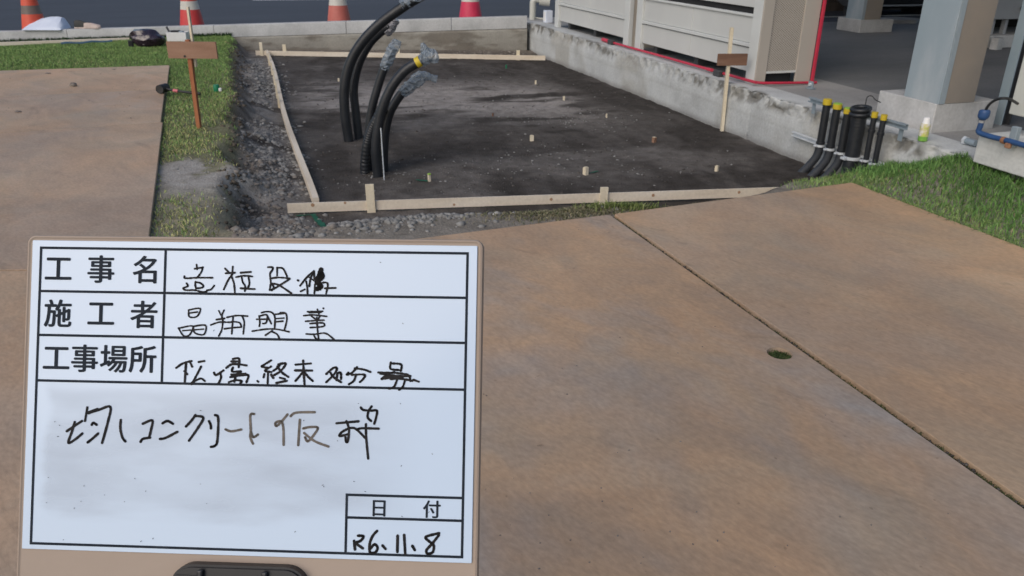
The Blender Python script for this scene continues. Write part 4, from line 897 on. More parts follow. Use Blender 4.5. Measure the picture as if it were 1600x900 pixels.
# ------------------------------------------------------------------ beige machine units on the slab
def unit(s0, s1, label, end=False):
    t0 = .2; dep = .63; H = 2.25; L_ = s1 - s0
    o = wthing('cabinet_unit', label, 'equipment cabinet', s0, t0, .2, 'beige cabinet units on the slab')
    zf = .0
    pw = .15
    for x in (0, L_ - pw):                                     # corner posts
        for y in (0, dep - .06): MB().span((x, y, zf), (x + pw, y + .06, H), bev=.004).build('post', M['rail'] if y == 0 else M['beige'], o)
    z = .105; rows = [(.105, .325, .335, .372), (.375, .615, .615, .64), (.70, .96, .96, 1.0), (1.03, 1.30, 1.30, 1.34), (1.37, 1.64, 1.64, 1.68), (1.71, 2.1, 2.1, 2.15)]
    x0, x1 = pw + .003, L_ - pw - .003; xm = x0 + (x1 - x0) * .5
    for (a, b, c, d) in rows:
        for (xa, xb) in ((x0, xm - .003), (xm + .003, x1)):
            mb = MB(); mb.span((xa, .028, a), (xb, .045, b), bev=.003); mb.build('side_panel', M['panel'], o)
        MB().span((x0, .006, c + .001), (x1, .05, d), bev=.004).build('rail', M['rail'], o)
    MB().span((x0, .06, .10), (x1, dep - .07, H - .05)).build('inner_shade', M['dark'], o)  # near-black filler paints the shade behind the panel gaps
    MB().span((0, 0, H), (L_, dep, H + .05), bev=.005).build('top_cover', M['beige'], o)
    for x in (.35, L_ * .5, L_ - .35): MB().span((x, .10, .0), (x + .08, dep - .1, .0985)).build('skid', M['machine'], o)
    if not end:
        MB().span((L_ - .145, .061, .0), (L_ - .005, dep - .061, H - .001)).build('end_panel', M['beige'], o)
    return o, L_, dep, H
o, L_, dep, H = unit(.72, 3.43, 'farther beige cabinet unit, by the pipe at the wall corner')
o, L_, dep, H = unit(3.63, 6.30, 'nearer beige cabinet unit with the perforated end and red edging', True)
# perforated end face at s = 6.3+
xe = L_
MB().span((xe + .001, .0, .03), (xe + .02, .115, H), bev=.003).build('end_frame', M['beige'], o)
MB().span((xe + .001, .455, .0), (xe + .02, dep, H), bev=.003).build('end_frame', M['beige'], o)
MB().span((xe + .001, .1155, .105), (xe + .018, .4545, .125), bev=.002).build('end_sill', M['rail'], o)
MB().span((xe - .12, .118, -.0), (xe - .05, .45, .1)).build('end_shade', M['dark'], o)  # near-black box paints the shade in the low opening
MB().span((xe - .03, .1155, .13), (xe - .025, .4545, H)).build('grille_backing', M['grille'], o)  # darkened sheet, shade behind the slots put into its colour
# perforated sheet: rows of slanted slots made as a real lattice
mb = MB(); y0_, y1_, z0_, z1_ = .116, .454, .126, 1.45; pitch = .0215
tw = .0052
k = -int((z1_ - z0_) / pitch) - 2
def clipseg(ya, za, yb, zb):
    # Liang-Barsky clip
    t0, t1 = 0., 1.; dy, dz = yb - ya, zb - za
    for p_, q_ in ((-dy, ya - y0_), (dy, y1_ - ya), (-dz, za - z0_), (dz, z1_ - za)):
        if abs(p_) < 1e-9:
            if q_ < 0: return None
        else:
            r_ = q_ / p_
            if p_ < 0: t0 = max(t0, r_)
            else: t1 = min(t1, r_)
    return None if t0 >= t1 else (ya + dy * t0, za + dz * t0, ya + dy * t1, za + dz * t1)
xg = xe + .006
for sl_ in (.75, -.75):
    c0_ = z0_ - 1
    while c0_ < z1_ + 1:
        sg_ = clipseg(y0_, c0_, y1_, c0_ + sl_ * (y1_ - y0_))
        if sg_:
            ya, za, yb, zb = sg_; dx = tw / 2
            nrm = Vector((0, -(zb - za), yb - ya)).normalized() * tw
            a3 = Vector((xg, ya, za)); b3 = Vector((xg, yb, zb))
            mb.add([a3 - nrm, b3 - nrm, b3 + nrm, a3 + nrm], [(0, 1, 2, 3)])
        c0_ += pitch
    xg += .0012
g_ = mb.build('perforated_sheet', M['beige'], o); g_['kind'] = 'stuff'
MB().span((xe + .001, .1155, 1.45), (xe + .018, .4545, H), bev=.002).build('end_panel', M['beige'], o)
# red edging: a tube along the foot of the long side and up the end face
pr = wthing('red_tube_edging', 'thin bright red tube along the foot of the nearer cabinet and up its end', 'tube', 2.72, .17, .2)
def L3(s, t, z): return (s - 2.72, t - .17, z - .2)
MB().tube([L3(2.80, .155, .225), L3(6.40, .165, .24)], .014, 10).build('long_tube', M['red'], pr, True)
MB().tube([L3(2.74, .155, .23), L3(3.0, .155, .228)], .024, 10).build('tube_sleeve', M['red'], pr, True)
MB().tube([L3(5.50, .16, .236), L3(5.60, .16, .237)], .018, 10).build('tube_sleeve', M['red'], pr, True)
MB().tube(smooth_path([L3(6.36, .163, .24), L3(6.41, .30, .232), L3(6.40, .85, .215)], 4), .013, 10).build('end_tube', M['red'], pr, True)
MB().span(L3(6.325, .832, .20), L3(6.352, .858, 2.4), bev=.003).build('upright_strip', M['red'], pr)
# anchor feet
for (s, t, lab) in ((6.62, .62, 'small bluish grey anchor bracket under the red tube corner'),):
    f_ = wthing('anchor_bracket', lab, 'bracket', s, t, .2)
    MB().span((-.04, -.03, 0), (.04, .03, .01)).span((-.035, -.004, .0102), (.035, .004, .07)).build('bracket', M['galv_dull'], f_); MB().tube([(0, -.02, .04), (0, .02, .04)], .014, 8).build('bolt', M['galv'], f_)
for (s, lab) in ((3.05, 'dark foot block under the far cabinet, by the start of the red tube'), (5.75, 'dark foot block under the near cabinet, left of the wall stake')):
    f_ = wthing('foot_block', lab, 'foot block', s, .14, .2); MB().span((-.06, -.03, .0), (.06, .03, .06), bev=.008).build('block', M['machine'], f_)

# pipe fitting and small box at the wall corner
o = wthing('corner_pipework', 'cream pipe elbow standing at the far corner of the wall', 'pipe', -.45, .25, .2)
def CP(u, v, t=.25): q_ = VT(u, v, t); s_, t_ = ST(q_); return (s_ + .45, t_ - .25, q_[2] - .2)
yy = G(831, 30, .2)[1]
def CY(u, v): q_ = VY(u, v, yy); s_, t_ = ST(q_); return Vector((s_ + .45, t_ - .25, q_[2] - .2))
MB().tube(smooth_path([CY(832, 31), CY(832.5, 12), CY(833, 3), CY(838, -1), CY(848, 0), CY(856, 2)], 6), .055, 18).build('pipe', M['offwhite'], o, True)
MB().tube([CY(843, 1), CY(859, 3)], .075, 18).build('flange', M['offwhite'], o, True)
MB().tube([CY(834, 27.5), CY(852, 30)], .014, 10).build('low_pipe', M['offwhite'], o, True)
p = VY(856, 35, G(856, 35, .2)[1]); s_, t_ = ST(p)
o = wthing('junction_box', 'small pale junction box between the elbow and the far cabinet', 'box', s_, t_, .2); MB().box((0, 0, .095), (.13, .12, .19), bev=.006).build('housing', M['cloth'], o); MB().box((0, -.063, .095), (.1, .006, .15), bev=.002).build('cover', M['white'], o)

# ------------------------------------------------------------------ columns, footings, added shade canopy
def column(s0, s1, t0, t1, fs0, fs1, ft0, ft1, zf, cs, ct, lab, top=4.4):
    o = wthing('steel_column', lab, 'column', cs, ct, .2, 'square columns on concrete footings')
    MB().span((fs0 - cs, ft0 - ct, -.01), (fs1 - cs, ft1 - ct, zf - .2), bev=.006).build('footing', M['footing'], o)
    MB().span((s0 - cs, t0 - ct, zf - .2), (s1 - cs - .012, t1 - ct, top - .2), bev=.004).build('shaft', M['column'], o)
    MB().span((s0 - cs, t0 - ct - .012, zf - .2), (s1 - cs, t0 - ct - .0005, top - .2), bev=.003).build('side_plate', M['column'], o)
    MB().span((s1 - cs - .0115, t0 - ct, zf - .2), (s1 - cs, t0 - ct + .045, top - .2), bev=.003).build('edge_strip', M['column'], o)
    MB().span((s1 - cs - .0115, t0 - ct + .0455, zf - .199), (s1 - cs - .004, t1 - ct, top - .2), bev=.002).build('cover_plate', M['cover'], o)
    return o
column(8.115, 8.462, .335, .655, 7.862, 8.455, .315, .905, .408, 8.2, .5, 'large pale blue square column on a concrete footing by the capped pipes')
column(2.10, 2.46, 4.60, 4.95, 1.96, 2.50, 4.56, 5.17, .38, 2.2, 4.9, 'far pale blue square column seen past the red edged cabinet')
o = wthing('shade_canopy', 'unseen flat canopy roof on the square columns, added to shade the yard, above the picture', 'roof', 4, 4, 3.4)
MB().span((-8, -3.8, 1.2), (9, 9, 1.3)).build('deck', M['roof'], o)  # unseen deck added to keep skylight off the yard floor
for s in (-5.7, -1.7, 4.3): MB().span((s - .1, -3.7, 1.0), (s + .1, 8.9, 1.199)).build('beam', M['roof'], o)
# back of the covered yard
o = wthing('block_wall', 'low dark brown block wall at the back of the covered yard', 'wall', -1.3, 5.5, .17)
for r_ in range(4):
    for k in range(30):
        x = -1.3 + k * .40 + (.2 if r_ % 2 else 0)
        MB().span((0, x, r_ * .2), (.14, x + .392, r_ * .2 + .192), bev=.004).build('block', M['bkwall'], o)
me0 = None
for i, ch in enumerate(list(o.children)):      # shared mesh data between the blocks
    c0_ = sum((Vector(q_) for q_ in ch.bound_box), Vector()) / 8
    if me0 is None:
        me0 = ch.data; base = c0_.copy()
    else: ch.data = me0; ch.location = c0_ - base
o = wthing('dark_tank', 'big dark rounded machine deep under the canopy beside the far column', 'machine', -.1, 7.6, .17)
MB().tube(smooth_path([(-.2, -1.0, .62), (-.2, -.92, .62), (-.2, .9, .62), (-.2, 1.0, .62)], 2), [.2, .45, .5, .5, .5, .45, .2][:7], 24).build('drum', M['machine'], o, True)
MB().span((-.6, -.8, 0), (.2, -.6, .3)).build('cradle', M['machine'], o); MB().span((-.6, .6, 0), (.2, .8, .3)).build('cradle', M['machine'], o)
MB().tube([(.36, -1.3, .45), (.36, 1.5, .45)], .018, 8).build('feed_pipe', M['grey_tank'], o); MB().tube([(.36, -1.3, .22), (.36, 1.5, .22)], .018, 8).build('feed_pipe', M['grey_tank'], o)
o = wthing('pale_slab', 'flat pale slab on the yard floor behind the big column', 'slab', 1.15, 6.3, .193)
MB().prism([(-.25, -.5), (.2, -.45), (.3, .3), (.05, .6), (-.3, .4)], 0, .06).build('slab', M['slab'], o)  # low slab, paler than the floor around it
o = wthing('raised_cabinet', 'grey steel cabinet on legs seen between the big column and the post', 'equipment cabinet', 3.6, 5.2, .193)
MB().span((-.1, -.3, .0), (.9, 2.2, .16), bev=.01).build('plinth', M['footing'], o)
for y in (-.1, .12, .9, 1.9): MB().span((.72, y, .161), (.78, y + .05, .36)).build('leg', M['grey_tank'], o)
MB().span((-.1, -.28, .361), (.85, 2.2, 1.7), bev=.01).build('cabinet_body', M['grey_tank'], o)
MB().tube([(.87, .25, .5), (.9, .25, .5)], .03, 10).build('valve', M['machine'], o)
MB().span((-.09, -.2, .161), (.0, 2.1, .36)).build('gap_shade', M['dark'], o)  # near-black box paints the shade under the raised cabinet
o = wthing('white_carton', 'small whitish carton on the yard floor behind the right side of the big column', 'carton', 4.62, 5.0, .193)
MB().box((0, 0, .075), (.10, .13, .15), rz=.2, bev=.006).build('carton', M['footing'], o); MB().box((0, 0, .152), (.105, .02, .003), rz=.2).build('tape', M['wrap_grey'], o)

# right edge: post, block, cabinet, blue conduit
o = wthing('steel_post', 'slim pale blue steel post behind the white concrete block at the right edge', 'post', 8.33, 1.06, .193)
MB().span((-.03, -.0, 0), (.05, .012, 3.3)).build('flange', M['post'], o); MB().span((.005, .0125, 0), (.014, .085, 3.3)).build('web', M['machine'], o); MB().span((-.03, .0855, 0), (.05, .097, 3.3)).build('flange', M['machine'], o)  # web and rear flange darkened, the post's shaded side painted in
o = wthing('concrete_block', 'white concrete block on the wall top at the right edge of the picture', 'concrete block', 9.235, -.09, .2)
MB().span((0, 0, .006), (2.2, .44, .19), bev=.008).build('block', M['block'], o)
MB().span((.01, .1, -.004), (2.2, .43, .0055)).build('mortar_bed', M['machine'], o)
wb = W(9.235, -.09, .2)
o = wthing('wall_cabinet', 'cream cabinet standing on feet over the white concrete block', 'equipment cabinet', 9.24, .1, .39)
MB().span((0, 0, .115), (1.4, .5, 1.5), bev=.008).build('cabinet_body', M['offwhite'], o)
for x in (.12, 1.2): MB().span((x, .03, 0), (x + .08, .12, .1145)).build('foot', M['footing'], o)
tb = -.135
o = wthing('blue_conduit', 'blue coated steel conduit along the white concrete block', 'conduit', 9.2, tb, .4)
def BL(u, v, t=tb): q_ = VT(u, v, t); s_, t_ = ST(q_); return Vector((s_ - 9.2, t_ - tb, q_[2] - .4))
pth = [BL(1534, 190), BL(1531, 199), BL(1529, 205), BL(1534, 209), BL(1550, 214), BL(1575, 220), BL(1600, 227)]
ext = pth[-1] + (pth[-1] - pth[-2]) * 12
MB().tube(smooth_path(pth, 6) + [ext], .0165, 14).build('pipe', M['blue'], o, True)
MB().tube(smooth_path([BL(1535, 187), BL(1536, 183), BL(1538, 177), BL(1539, 171.5)], 3), [.02, .022, .028, .031, .033, .033, .033, .033, .031, .026][:10], 14).build('connector', M['blue'], o, True)
MB().tube([BL(1533, 191.5), BL(1534, 187.5)], .02, 12).build('faded_collar', M['grey_tank'], o, True)
MB().tube(smooth_path([BL(1540, 172), BL(1546, 163), BL(1556, 156), BL(1568, 153.5), BL(1579, 155.5, tb + .06), BL(1590, 162, tb + .2)], 6), .0085, 10).build('cable', M['black'], o, True)
cb = BL(1581, 214)
MB().box(cb + Vector((0, .02, .0)), (.045, .035, .12), bev=.004).build('clamp', M['galv_dull'], o); MB().box(cb + Vector((0, -.012, -.052)), (.035, .02, .03), bev=.004).build('rusty_bolt', M['rust'], o)
MB().tube([BL(1566, 218.5), BL(1571, 220)], .021, 12).build('worn_sleeve', M['rust'], o, True)
p = G(1514, 228, .2); s_, t_ = ST(p)
o = wthing('valve_stub', 'small grey pipe stub on the slab left of the white concrete block', 'pipe stub', s_, t_, .2)
MB().tube([(-.04, 0, .03), (.05, .0, .03)], .022, 12).build('stub', M['galv_dull'], o, True); MB().tube([(-.05, 0, .03), (-.03, 0, .03)], .03, 6).build('nut', M['galv'], o)
# spray can
p = G(1441, 220, .2); o = thing('spray_can', 'yellow and green spray can with a white cap standing on the slab edge', 'spray can', p, 0)
MB().lathe([(.028, 0), (.032, .004), (.032, .035)], 24).build('lower_print', M['can_green'], o, True)
MB().lathe([(.0322, .035), (.0322, .115), (.029, .125)], 24).build('body', M['can_body'], o, True)
MB().lathe([(.029, .1252), (.024, .132), (.0235, .158), (.018, .166), (0, .166)], 24).build('cap', M['white'], o, True)

# ------------------------------------------------------------------ the whiteboard in front
XD = Vector((.99877789, -.04681504, .01584568)).normalized(); YU = -Vector((-.00167452, -.432394, -.90168322)).normalized()
YU = (YU - XD * YU.dot(XD)).normalized(); ZN = XD.cross(YU)
BO0 = Vector((-.60282154, .93203928, 1.14582934))          # top left corner of the white sheet
def bpt(u, v, lift=0):
    d = Vector(ray(u, v)); k = ((BO0 + ZN * lift) - Vector(EYE)).dot(ZN) / d.dot(ZN); q_ = Vector(EYE) + d * k - BO
    return Vector((q_.dot(XD), q_.dot(YU), q_.dot(ZN)))
BO = BO0 + XD * .28 - YU * .19
board = bpy.data.objects.new('site_whiteboard', None); COL.objects.link(board)
board.matrix_world = Matrix(((XD.x, YU.x, ZN.x, BO.x), (XD.y, YU.y, ZN.y, BO.y), (XD.z, YU.z, ZN.z, BO.z), (0, 0, 0, 1)))
tag(board, 'framed site information whiteboard with handwritten notes in the foreground', 'whiteboard')
c1 = [bpt(*q_) for q_ in ((42, 367), (755, 374.5), (743, 905), (27, 880))]
def rrect(P, r, n=6):
    out = []
    for i in range(4):
        p = P[i]; a = (P[i - 1] - p).normalized(); b = (P[(i + 1) % 4] - p).normalized()
        cen = p + (a + b) * r
        for k in range(n + 1): th = k / n * math.pi / 2; out.append(cen - b * r * math.cos(th) * 1 - a * r * math.sin(th)) if False else out.append(cen - (b * math.cos(th) + a * math.sin(th)) * r)
    return out
# outer frame: extends below the sheet
blx, brx = c1[0].x, c1[1].x; topy = c1[0].y; FR = [Vector((c1[0].x, c1[0].y, 0)), Vector((c1[1].x, c1[1].y, 0)), Vector((c1[1].x + .0005, c1[0].y - .447, 0)), Vector((c1[0].x + .0005, c1[0].y - .447, 0))]
def ringm(P, specs, m, name, smooth=True):
    mb = MB(); base = None
    rings = []
    for (ins, z, r) in specs:
        Q = [p + ((P[i - 1] - p).normalized() + (P[(i + 1) % 4] - p).normalized()) * ins for i, p in enumerate(P)]
        rings.append([Vector((q_.x, q_.y, z)) for q_ in rrect(Q, max(.0005, r))])
    n = len(rings[0]); vs = [v for rg in rings for v in rg]
    fs = [(i * n + j, (i + 1) * n + j, (i + 1) * n + (j + 1) % n, i * n + (j + 1) % n) for i in range(len(rings) - 1) for j in range(n)]
    fs += [tuple(range(n)), tuple(range((len(rings) - 1) * n, len(rings) * n))[::-1]]
    o = mb.add(vs, fs).build(name, m, board, smooth); bm = bmesh.new(); bm.from_mesh(o.data); bmesh.ops.recalc_face_normals(bm, faces=bm.faces); bm.to_mesh(o.data); bm.free(); return o
ringm(FR, [(0, -.020, .010), (0, -.004, .010), (.0008, -.0018, .0095), (.0028, -.0010, .008), (.0042, -.0022, .007), (.0050, -.0024, .006)], M['frame'], 'board_frame')
shP = [bpt(*q_) for q_ in ((50, 375.5), (745, 384), (738, 880.5), (35, 857))]
shx = (shP[0].x + shP[3].x) / 2; shX = (shP[1].x + shP[2].x) / 2; shy = (shP[0].y + shP[1].y) / 2; shY = (shP[2].y + shP[3].y) / 2
SP = [Vector((shx, shy, 0)), Vector((shX, shy, 0)), Vector((shX, shY, 0)), Vector((shx, shY, 0))]
ringm(SP, [(0, -.004, .0012), (0, -.0003, .0012), (.0004, .0, .001)], M['whiteboard'], 'white_sheet', False)
ZI = .00045
def ribbon(mb, pts, w, z=ZI, wob=0, px=True, closed_ends=True):
    P = [bpt(*p).xy for p in pts] if px else [Vector(p) for p in pts]
    for i, p in enumerate(P[:-1]):                         # quad per segment with round joints
        q_ = P[i + 1]; d = (q_ - p)
        if d.length < 1e-6: continue
        n_ = Vector((-d.y, d.x)).normalized(); wa = w / 2 * (1 + wob * random.uniform(-1, 1)); wb_ = w / 2 * (1 + wob * random.uniform(-1, 1))
        mb.add([(*(p + n_ * wa), z), (*(p - n_ * wa), z), (*(q_ - n_ * wb_), z), (*(q_ + n_ * wb_), z)], [(0, 1, 2, 3)])
    zz = z + .00005
    if closed_ends:
        for p in P:
            mb.add([(p.x + w / 2 * math.cos(a), p.y + w / 2 * math.sin(a), zz) for a in [k * math.pi / 5 for k in range(10)]], [tuple(range(10))]); zz += .00000
def spl(pts, n=5):
    if len(pts) < 3: return pts
    return [(p.x, p.y) for p in smooth_path([(a, b, 0) for a, b in pts], n)]
# ruled lines (drawn in board coordinates so that they stay straight and square)
def bxy(u, v): q_ = bpt(u, v); return (q_.x, q_.y)
xL = (bxy(62, 387)[0] + bxy(51, 848)[0]) / 2; xR = (bxy(730, 395)[0] + bxy(722.5, 870)[0]) / 2
yT = (bxy(62, 388)[1] + bxy(730, 395)[1]) / 2; yB = (bxy(51, 849)[1] + bxy(722, 870)[1]) / 2
xM = (bxy(257.5, 389)[0] + bxy(254.5, 598)[0]) / 2; y1_ = (bxy(62, 456)[1] + bxy(728, 464)[1]) / 2; y2_ = (bxy(60, 525)[1] + bxy(727, 534)[1]) / 2; y3_ = (bxy(57, 596)[1] + bxy(725, 607)[1]) / 2
xD = (bxy(542, 773)[0] + bxy(540, 863)[0]) / 2; yD1 = (bxy(542, 773)[1] + bxy(722, 778)[1]) / 2; yD2 = (bxy(541, 809)[1] + bxy(722, 813)[1]) / 2
mb = MB(); lw = .0031
def rect(mb, x0, x1, y0, y1, z=ZI): mb.add([(x0, y0, z), (x1, y0, z), (x1, y1, z), (x0, y1, z)], [(0, 1, 2, 3)])
h_ = lw / 2
for y in (yT, y1_, y2_, y3_, yB): rect(mb, xL - h_, xR + h_, y - h_, y + h_)
for x in (xL, xR): 
    ys_ = [yT, y1_, y2_, y3_, yB]
    for a, b in zip(ys_[:-1], ys_[1:]): rect(mb, x - h_, x + h_, b + h_ + .00001, a - h_ - .00001)
for a, b in ((yT, y1_), (y1_, y2_), (y2_, y3_)): rect(mb, xM - h_, xM + h_, b + h_ + .00001, a - h_ - .00001)
for y in (yD1, yD2): rect(mb, xD - h_, xR - h_ - .00001, y - h_, y + h_)
for a, b in ((yD1, yD2), (yD2, yB)): rect(mb, xD - h_, xD + h_, b + h_ + .00001, a - h_ - .00001)
mb.build('ruled_table', M['ink'], board)
# printed characters
def glyphs(name, items, bold=.0):
    obs = []
    for ch, u, v, hpx in items:
        cu = bpy.data.curves.new('glyph', 'FONT'); cu.body = ch; cu.size = 1; cu.align_x = 'CENTER'; cu.offset = bold; cu.resolution_u = 3
        t_ = bpy.data.objects.new('glyph', cu); COL.objects.link(t_); obs.append((t_, u, v, hpx))
    bpy.context.view_layer.update(); dg = bpy.context.evaluated_depsgraph_get(); mb = MB()
    for t_, u, v, hpx in obs:
        me = bpy.data.meshes.new_from_object(t_.evaluated_get(dg)); co_ = np.array([v_.co[:] for v_ in me.vertices])
        if len(co_):
            mn, mx_ = co_.min(0), co_.max(0); H_ = (bpt(u, v - hpx / 2) - bpt(u, v + hpx / 2)).y; k = H_ / max(.3, .92)
            if ch_scale.get(t_.data.body): k *= ch_scale[t_.data.body]
            c_ = (mn + mx_) / 2; q_ = bpt(u, v)
            for j_, (ax, ay) in enumerate(((0, 0), (-.022, 0), (.022, 0), (0, -.014), (0, .014))): mb.add([(q_.x + (x - c_[0] + ax) * k, q_.y + (y - c_[1] + ay) * k, ZI + j_ * .00003) for x, y, z in co_], [tuple(p.vertices) for p in me.polygons])
        bpy.data.meshes.remove(me); bpy.data.objects.remove(t_)
    return mb.build(name, M['ink'], board)
ch_scale = {'工': 1.0}
for it in [('工', 91.5, 419.8, 42), ('事', 158, 420.6, 42), ('名', 226.4, 421.2, 42)]: glyphs('printed_character', [it])
for it in [('施', 90.7, 489.4, 42), ('工', 158, 490, 42), ('者', 225, 491.4, 42)]: glyphs('printed_character', [it])
for it in [('工', 88.3, 559.3, 42), ('事', 132.5, 559.9, 42), ('場', 177.9, 560.7, 42), ('所', 223, 561.3, 42)]: glyphs('printed_character', [it])
for it in [('日', 592.4, 794.2, 27), ('付', 674.8, 795.6, 27)]: glyphs('printed_character', [it])
# handwriting, traced stroke by stroke
def hand(name, ox, oy, sc, strokes, w, m, wob=.15, thick=()):
    mb = MB(); z = ZI + .0001
    for i, st in enumerate(strokes):
        pts = spl([(ox + x / sc, oy + y / sc) for x, y in st]); ribbon(mb, pts, w * 1.4 * (1 if i not in thick else 2.6), z, wob); z += .000004
    return mb.build(name, m, board)
k2 = 5.161
row1 = [[(280, 258), (348, 246)], [(296, 225), (300, 262)], [(345, 245), (335, 282), (305, 325)], [(198, 318), (206, 334), (300, 330), (425, 330)], [(215, 375), (225, 398), (188, 414), (210, 430), (280, 430), (340, 445), (378, 440)], [(287, 362), (285, 390), (292, 416)], [(287, 366), (325, 372), (350, 395), (338, 410), (292, 416)], [(380, 431), (412, 424), (438, 393)],
        [(525, 255), (555, 286)], [(588, 240), (583, 300)], [(530, 294), (606, 289)], [(585, 300), (550, 350), (515, 425)], [(578, 320), (598, 380), (605, 465)], [(650, 290), (735, 283)], [(615, 325), (680, 314), (745, 320)], [(660, 330), (668, 365), (688, 400), (685, 438)], [(715, 330), (722, 375), (710, 410)], [(650, 415), (765, 422)],
        [(872, 245), (908, 246), (908, 266), (888, 300), (894, 370), (885, 430)], [(885, 430), (918, 415), (905, 378)], [(945, 248), (945, 312)], [(945, 250), (985, 252), (1005, 275), (1025, 318)], [(890, 336), (960, 328), (1047, 336)], [(1047, 340), (960, 395), (900, 432)], [(900, 375), (960, 390), (1062, 457)],
        [(1110, 350), (1118, 354)], [(1242, 275), (1182, 330), (1130, 395)], [(1180, 360), (1188, 410), (1190, 457)], [(1190, 318), (1240, 352)], [(1242, 275), (1246, 340)], [(1260, 380), (1350, 372), (1340, 457)], [(1135, 440), (1168, 424)], [(1330, 415), (1418, 412)],
        [(1300, 265), (1282, 320), (1265, 370)], [(1300, 290), (1310, 320), (1280, 350)], [(1250, 385), (1248, 430), (1245, 455)], [(1275, 375), (1300, 400), (1270, 420)], [(1238, 290), (1215, 335), (1205, 400)]]
hand('handwriting', 250, 370, k2, row1, .0017, M['marker'], .25, thick=(33, 34, 36))
row2 = [[(232, 590), (238, 645), (300, 641), (324, 578), (232, 590)], [(240, 615), (302, 606)], [(150, 735), (190, 797), (240, 790), (264, 720), (162, 735)], [(185, 757), (247, 752)], [(270, 725), (282, 775), (355, 787), (368, 714), (270, 722)], [(280, 750), (352, 744)],
        [(475, 597), (492, 630)], [(517, 592), (500, 635), (508, 680)], [(455, 668), (522, 658)], [(410, 711), (480, 688), (560, 689), (590, 685)], [(508, 672), (500, 745), (475, 799)], [(540, 650), (620, 635), (708, 640)], [(590, 650), (585, 710), (579, 782)], [(582, 683), (640, 692), (657, 722)], [(520, 742), (580, 734), (657, 728)], [(664, 640), (680, 690), (672, 782)],
        [(800, 638), (806, 685), (802, 722)], [(800, 640), (862, 630), (858, 690), (830, 700)], [(780, 665), (880, 664)], [(868, 640), (898, 700)], [(820, 612), (860, 603), (905, 612), (927, 650), (925, 737)], [(928, 625), (1000, 617)], [(970, 612), (1012, 616), (1024, 665), (1005, 747)], [(932, 660), (1000, 655)], [(932, 686), (992, 680)], [(745, 761), (850, 745), (940, 745), (1042, 766)], [(905, 757), (850, 794)], [(905, 765), (945, 786), (966, 826)],
        [(1190, 604), (1260, 603), (1312, 600)], [(1270, 585), (1282, 620)], [(1160, 636), (1240, 630), (1345, 642)], [(1222, 640), (1252, 662)], [(1292, 635), (1275, 667)], [(1175, 681), (1260, 675), (1322, 672)], [(1210, 700), (1312, 694), (1318, 722), (1212, 732)], [(1265, 650), (1270, 740), (1280, 826)], [(1180, 783), (1245, 786), (1335, 778), (1405, 829)], [(1240, 790), (1258, 822), (1282, 826)], [(1317, 576), (1320, 578)], [(1205, 612), (1300, 608)]]
hand('handwriting', 250, 370, k2, row2, .00155, M['marker'], .2)
k3 = 3.137
row3 = [[(80, 172), (112, 150), (155, 138)], [(128, 150), (122, 240)], [(120, 188), (134, 203)], [(150, 148), (158, 166)], [(190, 143), (218, 138)], [(202, 165), (176, 215), (155, 252)], [(155, 246), (198, 224), (220, 236)],
        [(265, 195), (276, 207), (312, 184)], [(294, 195), (300, 218), (288, 247)],
        [(358, 128), (388, 127), (386, 168)], [(350, 140), (384, 140)], [(352, 154), (384, 154)], [(325, 172), (360, 152), (425, 160)], [(358, 170), (355, 190), (398, 190), (345, 217)], [(350, 204), (420, 200)], [(350, 216), (420, 206), (434, 212), (424, 242)], [(338, 242), (370, 232), (400, 236), (394, 247)], [(370, 220), (365, 240)],
        [(545, 135), (508, 158), (500, 166), (532, 172)], [(545, 165), (515, 186), (546, 192)], [(530, 190), (528, 247)], [(512, 202), (508, 218)], [(545, 204), (556, 222)], [(592, 150), (578, 170), (556, 186)], [(580, 155), (617, 150), (592, 187), (560, 207)], [(575, 165), (600, 196), (630, 216)], [(588, 220), (612, 226)], [(570, 246), (622, 235)], [(478, 236), (482, 240)],
        [(665, 156), (740, 150)], [(662, 184), (746, 185)], [(702, 135), (705, 200), (709, 257)], [(702, 190), (682, 215), (664, 236)], [(707, 190), (726, 215), (749, 236)],
        [(815, 202), (850, 172), (868, 175), (852, 205), (815, 242)], [(836, 195), (850, 216), (888, 242)], [(870, 200), (865, 232)], [(870, 198), (886, 196), (888, 226)],
        [(966, 168), (942, 195), (916, 205), (924, 195)], [(955, 174), (1000, 180), (1032, 192)], [(940, 206), (1002, 205), (996, 226), (980, 241)], [(960, 210), (950, 235), (926, 252)],
        [(1132, 145), (1130, 176), (1170, 182)], [(1130, 150), (1182, 155), (1180, 187)], [(1070, 194), (1132, 196), (1150, 192)], [(1080, 200), (1112, 206), (1086, 226), (1132, 218)], [(1120, 206), (1170, 212), (1228, 212)], [(1150, 196), (1215, 206), (1228, 236)], [(1130, 226), (1180, 225), (1238, 235)], [(1162, 230), (1147, 265), (1122, 273)], [(1200, 235), (1190, 265), (1172, 279)], [(1242, 230), (1268, 239)], [(1100, 214), (1190, 219)]]
hand('handwriting', 250, 520, k3, row3, .0020, M['marker'], .25)
k4 = 4.2105
row4 = [[(230, 310), (285, 272), (330, 243)], [(282, 250), (264, 312), (240, 386), (285, 364), (332, 325)], [(365, 154), (350, 242)], [(372, 192), (440, 170), (516, 150), (500, 250), (462, 387)], [(370, 186), (432, 164)], [(394, 268), (405, 255), (426, 268)], [(367, 384), (400, 358), (436, 325)],
        [(585, 236), (582, 290), (595, 350), (615, 377)], [(730, 261), (792, 239), (784, 300), (772, 350)], [(715, 380), (730, 361), (777, 352)], [(860, 258), (892, 243), (928, 261)], [(843, 361), (880, 354), (957, 314)],
        [(1076, 204), (1050, 240), (1014, 279)], [(1076, 210), (1128, 222), (1090, 292), (1034, 372)], [(1165, 244), (1176, 268), (1178, 292)], [(1205, 204), (1226, 226), (1220, 370), (1205, 405), (1178, 413)]]
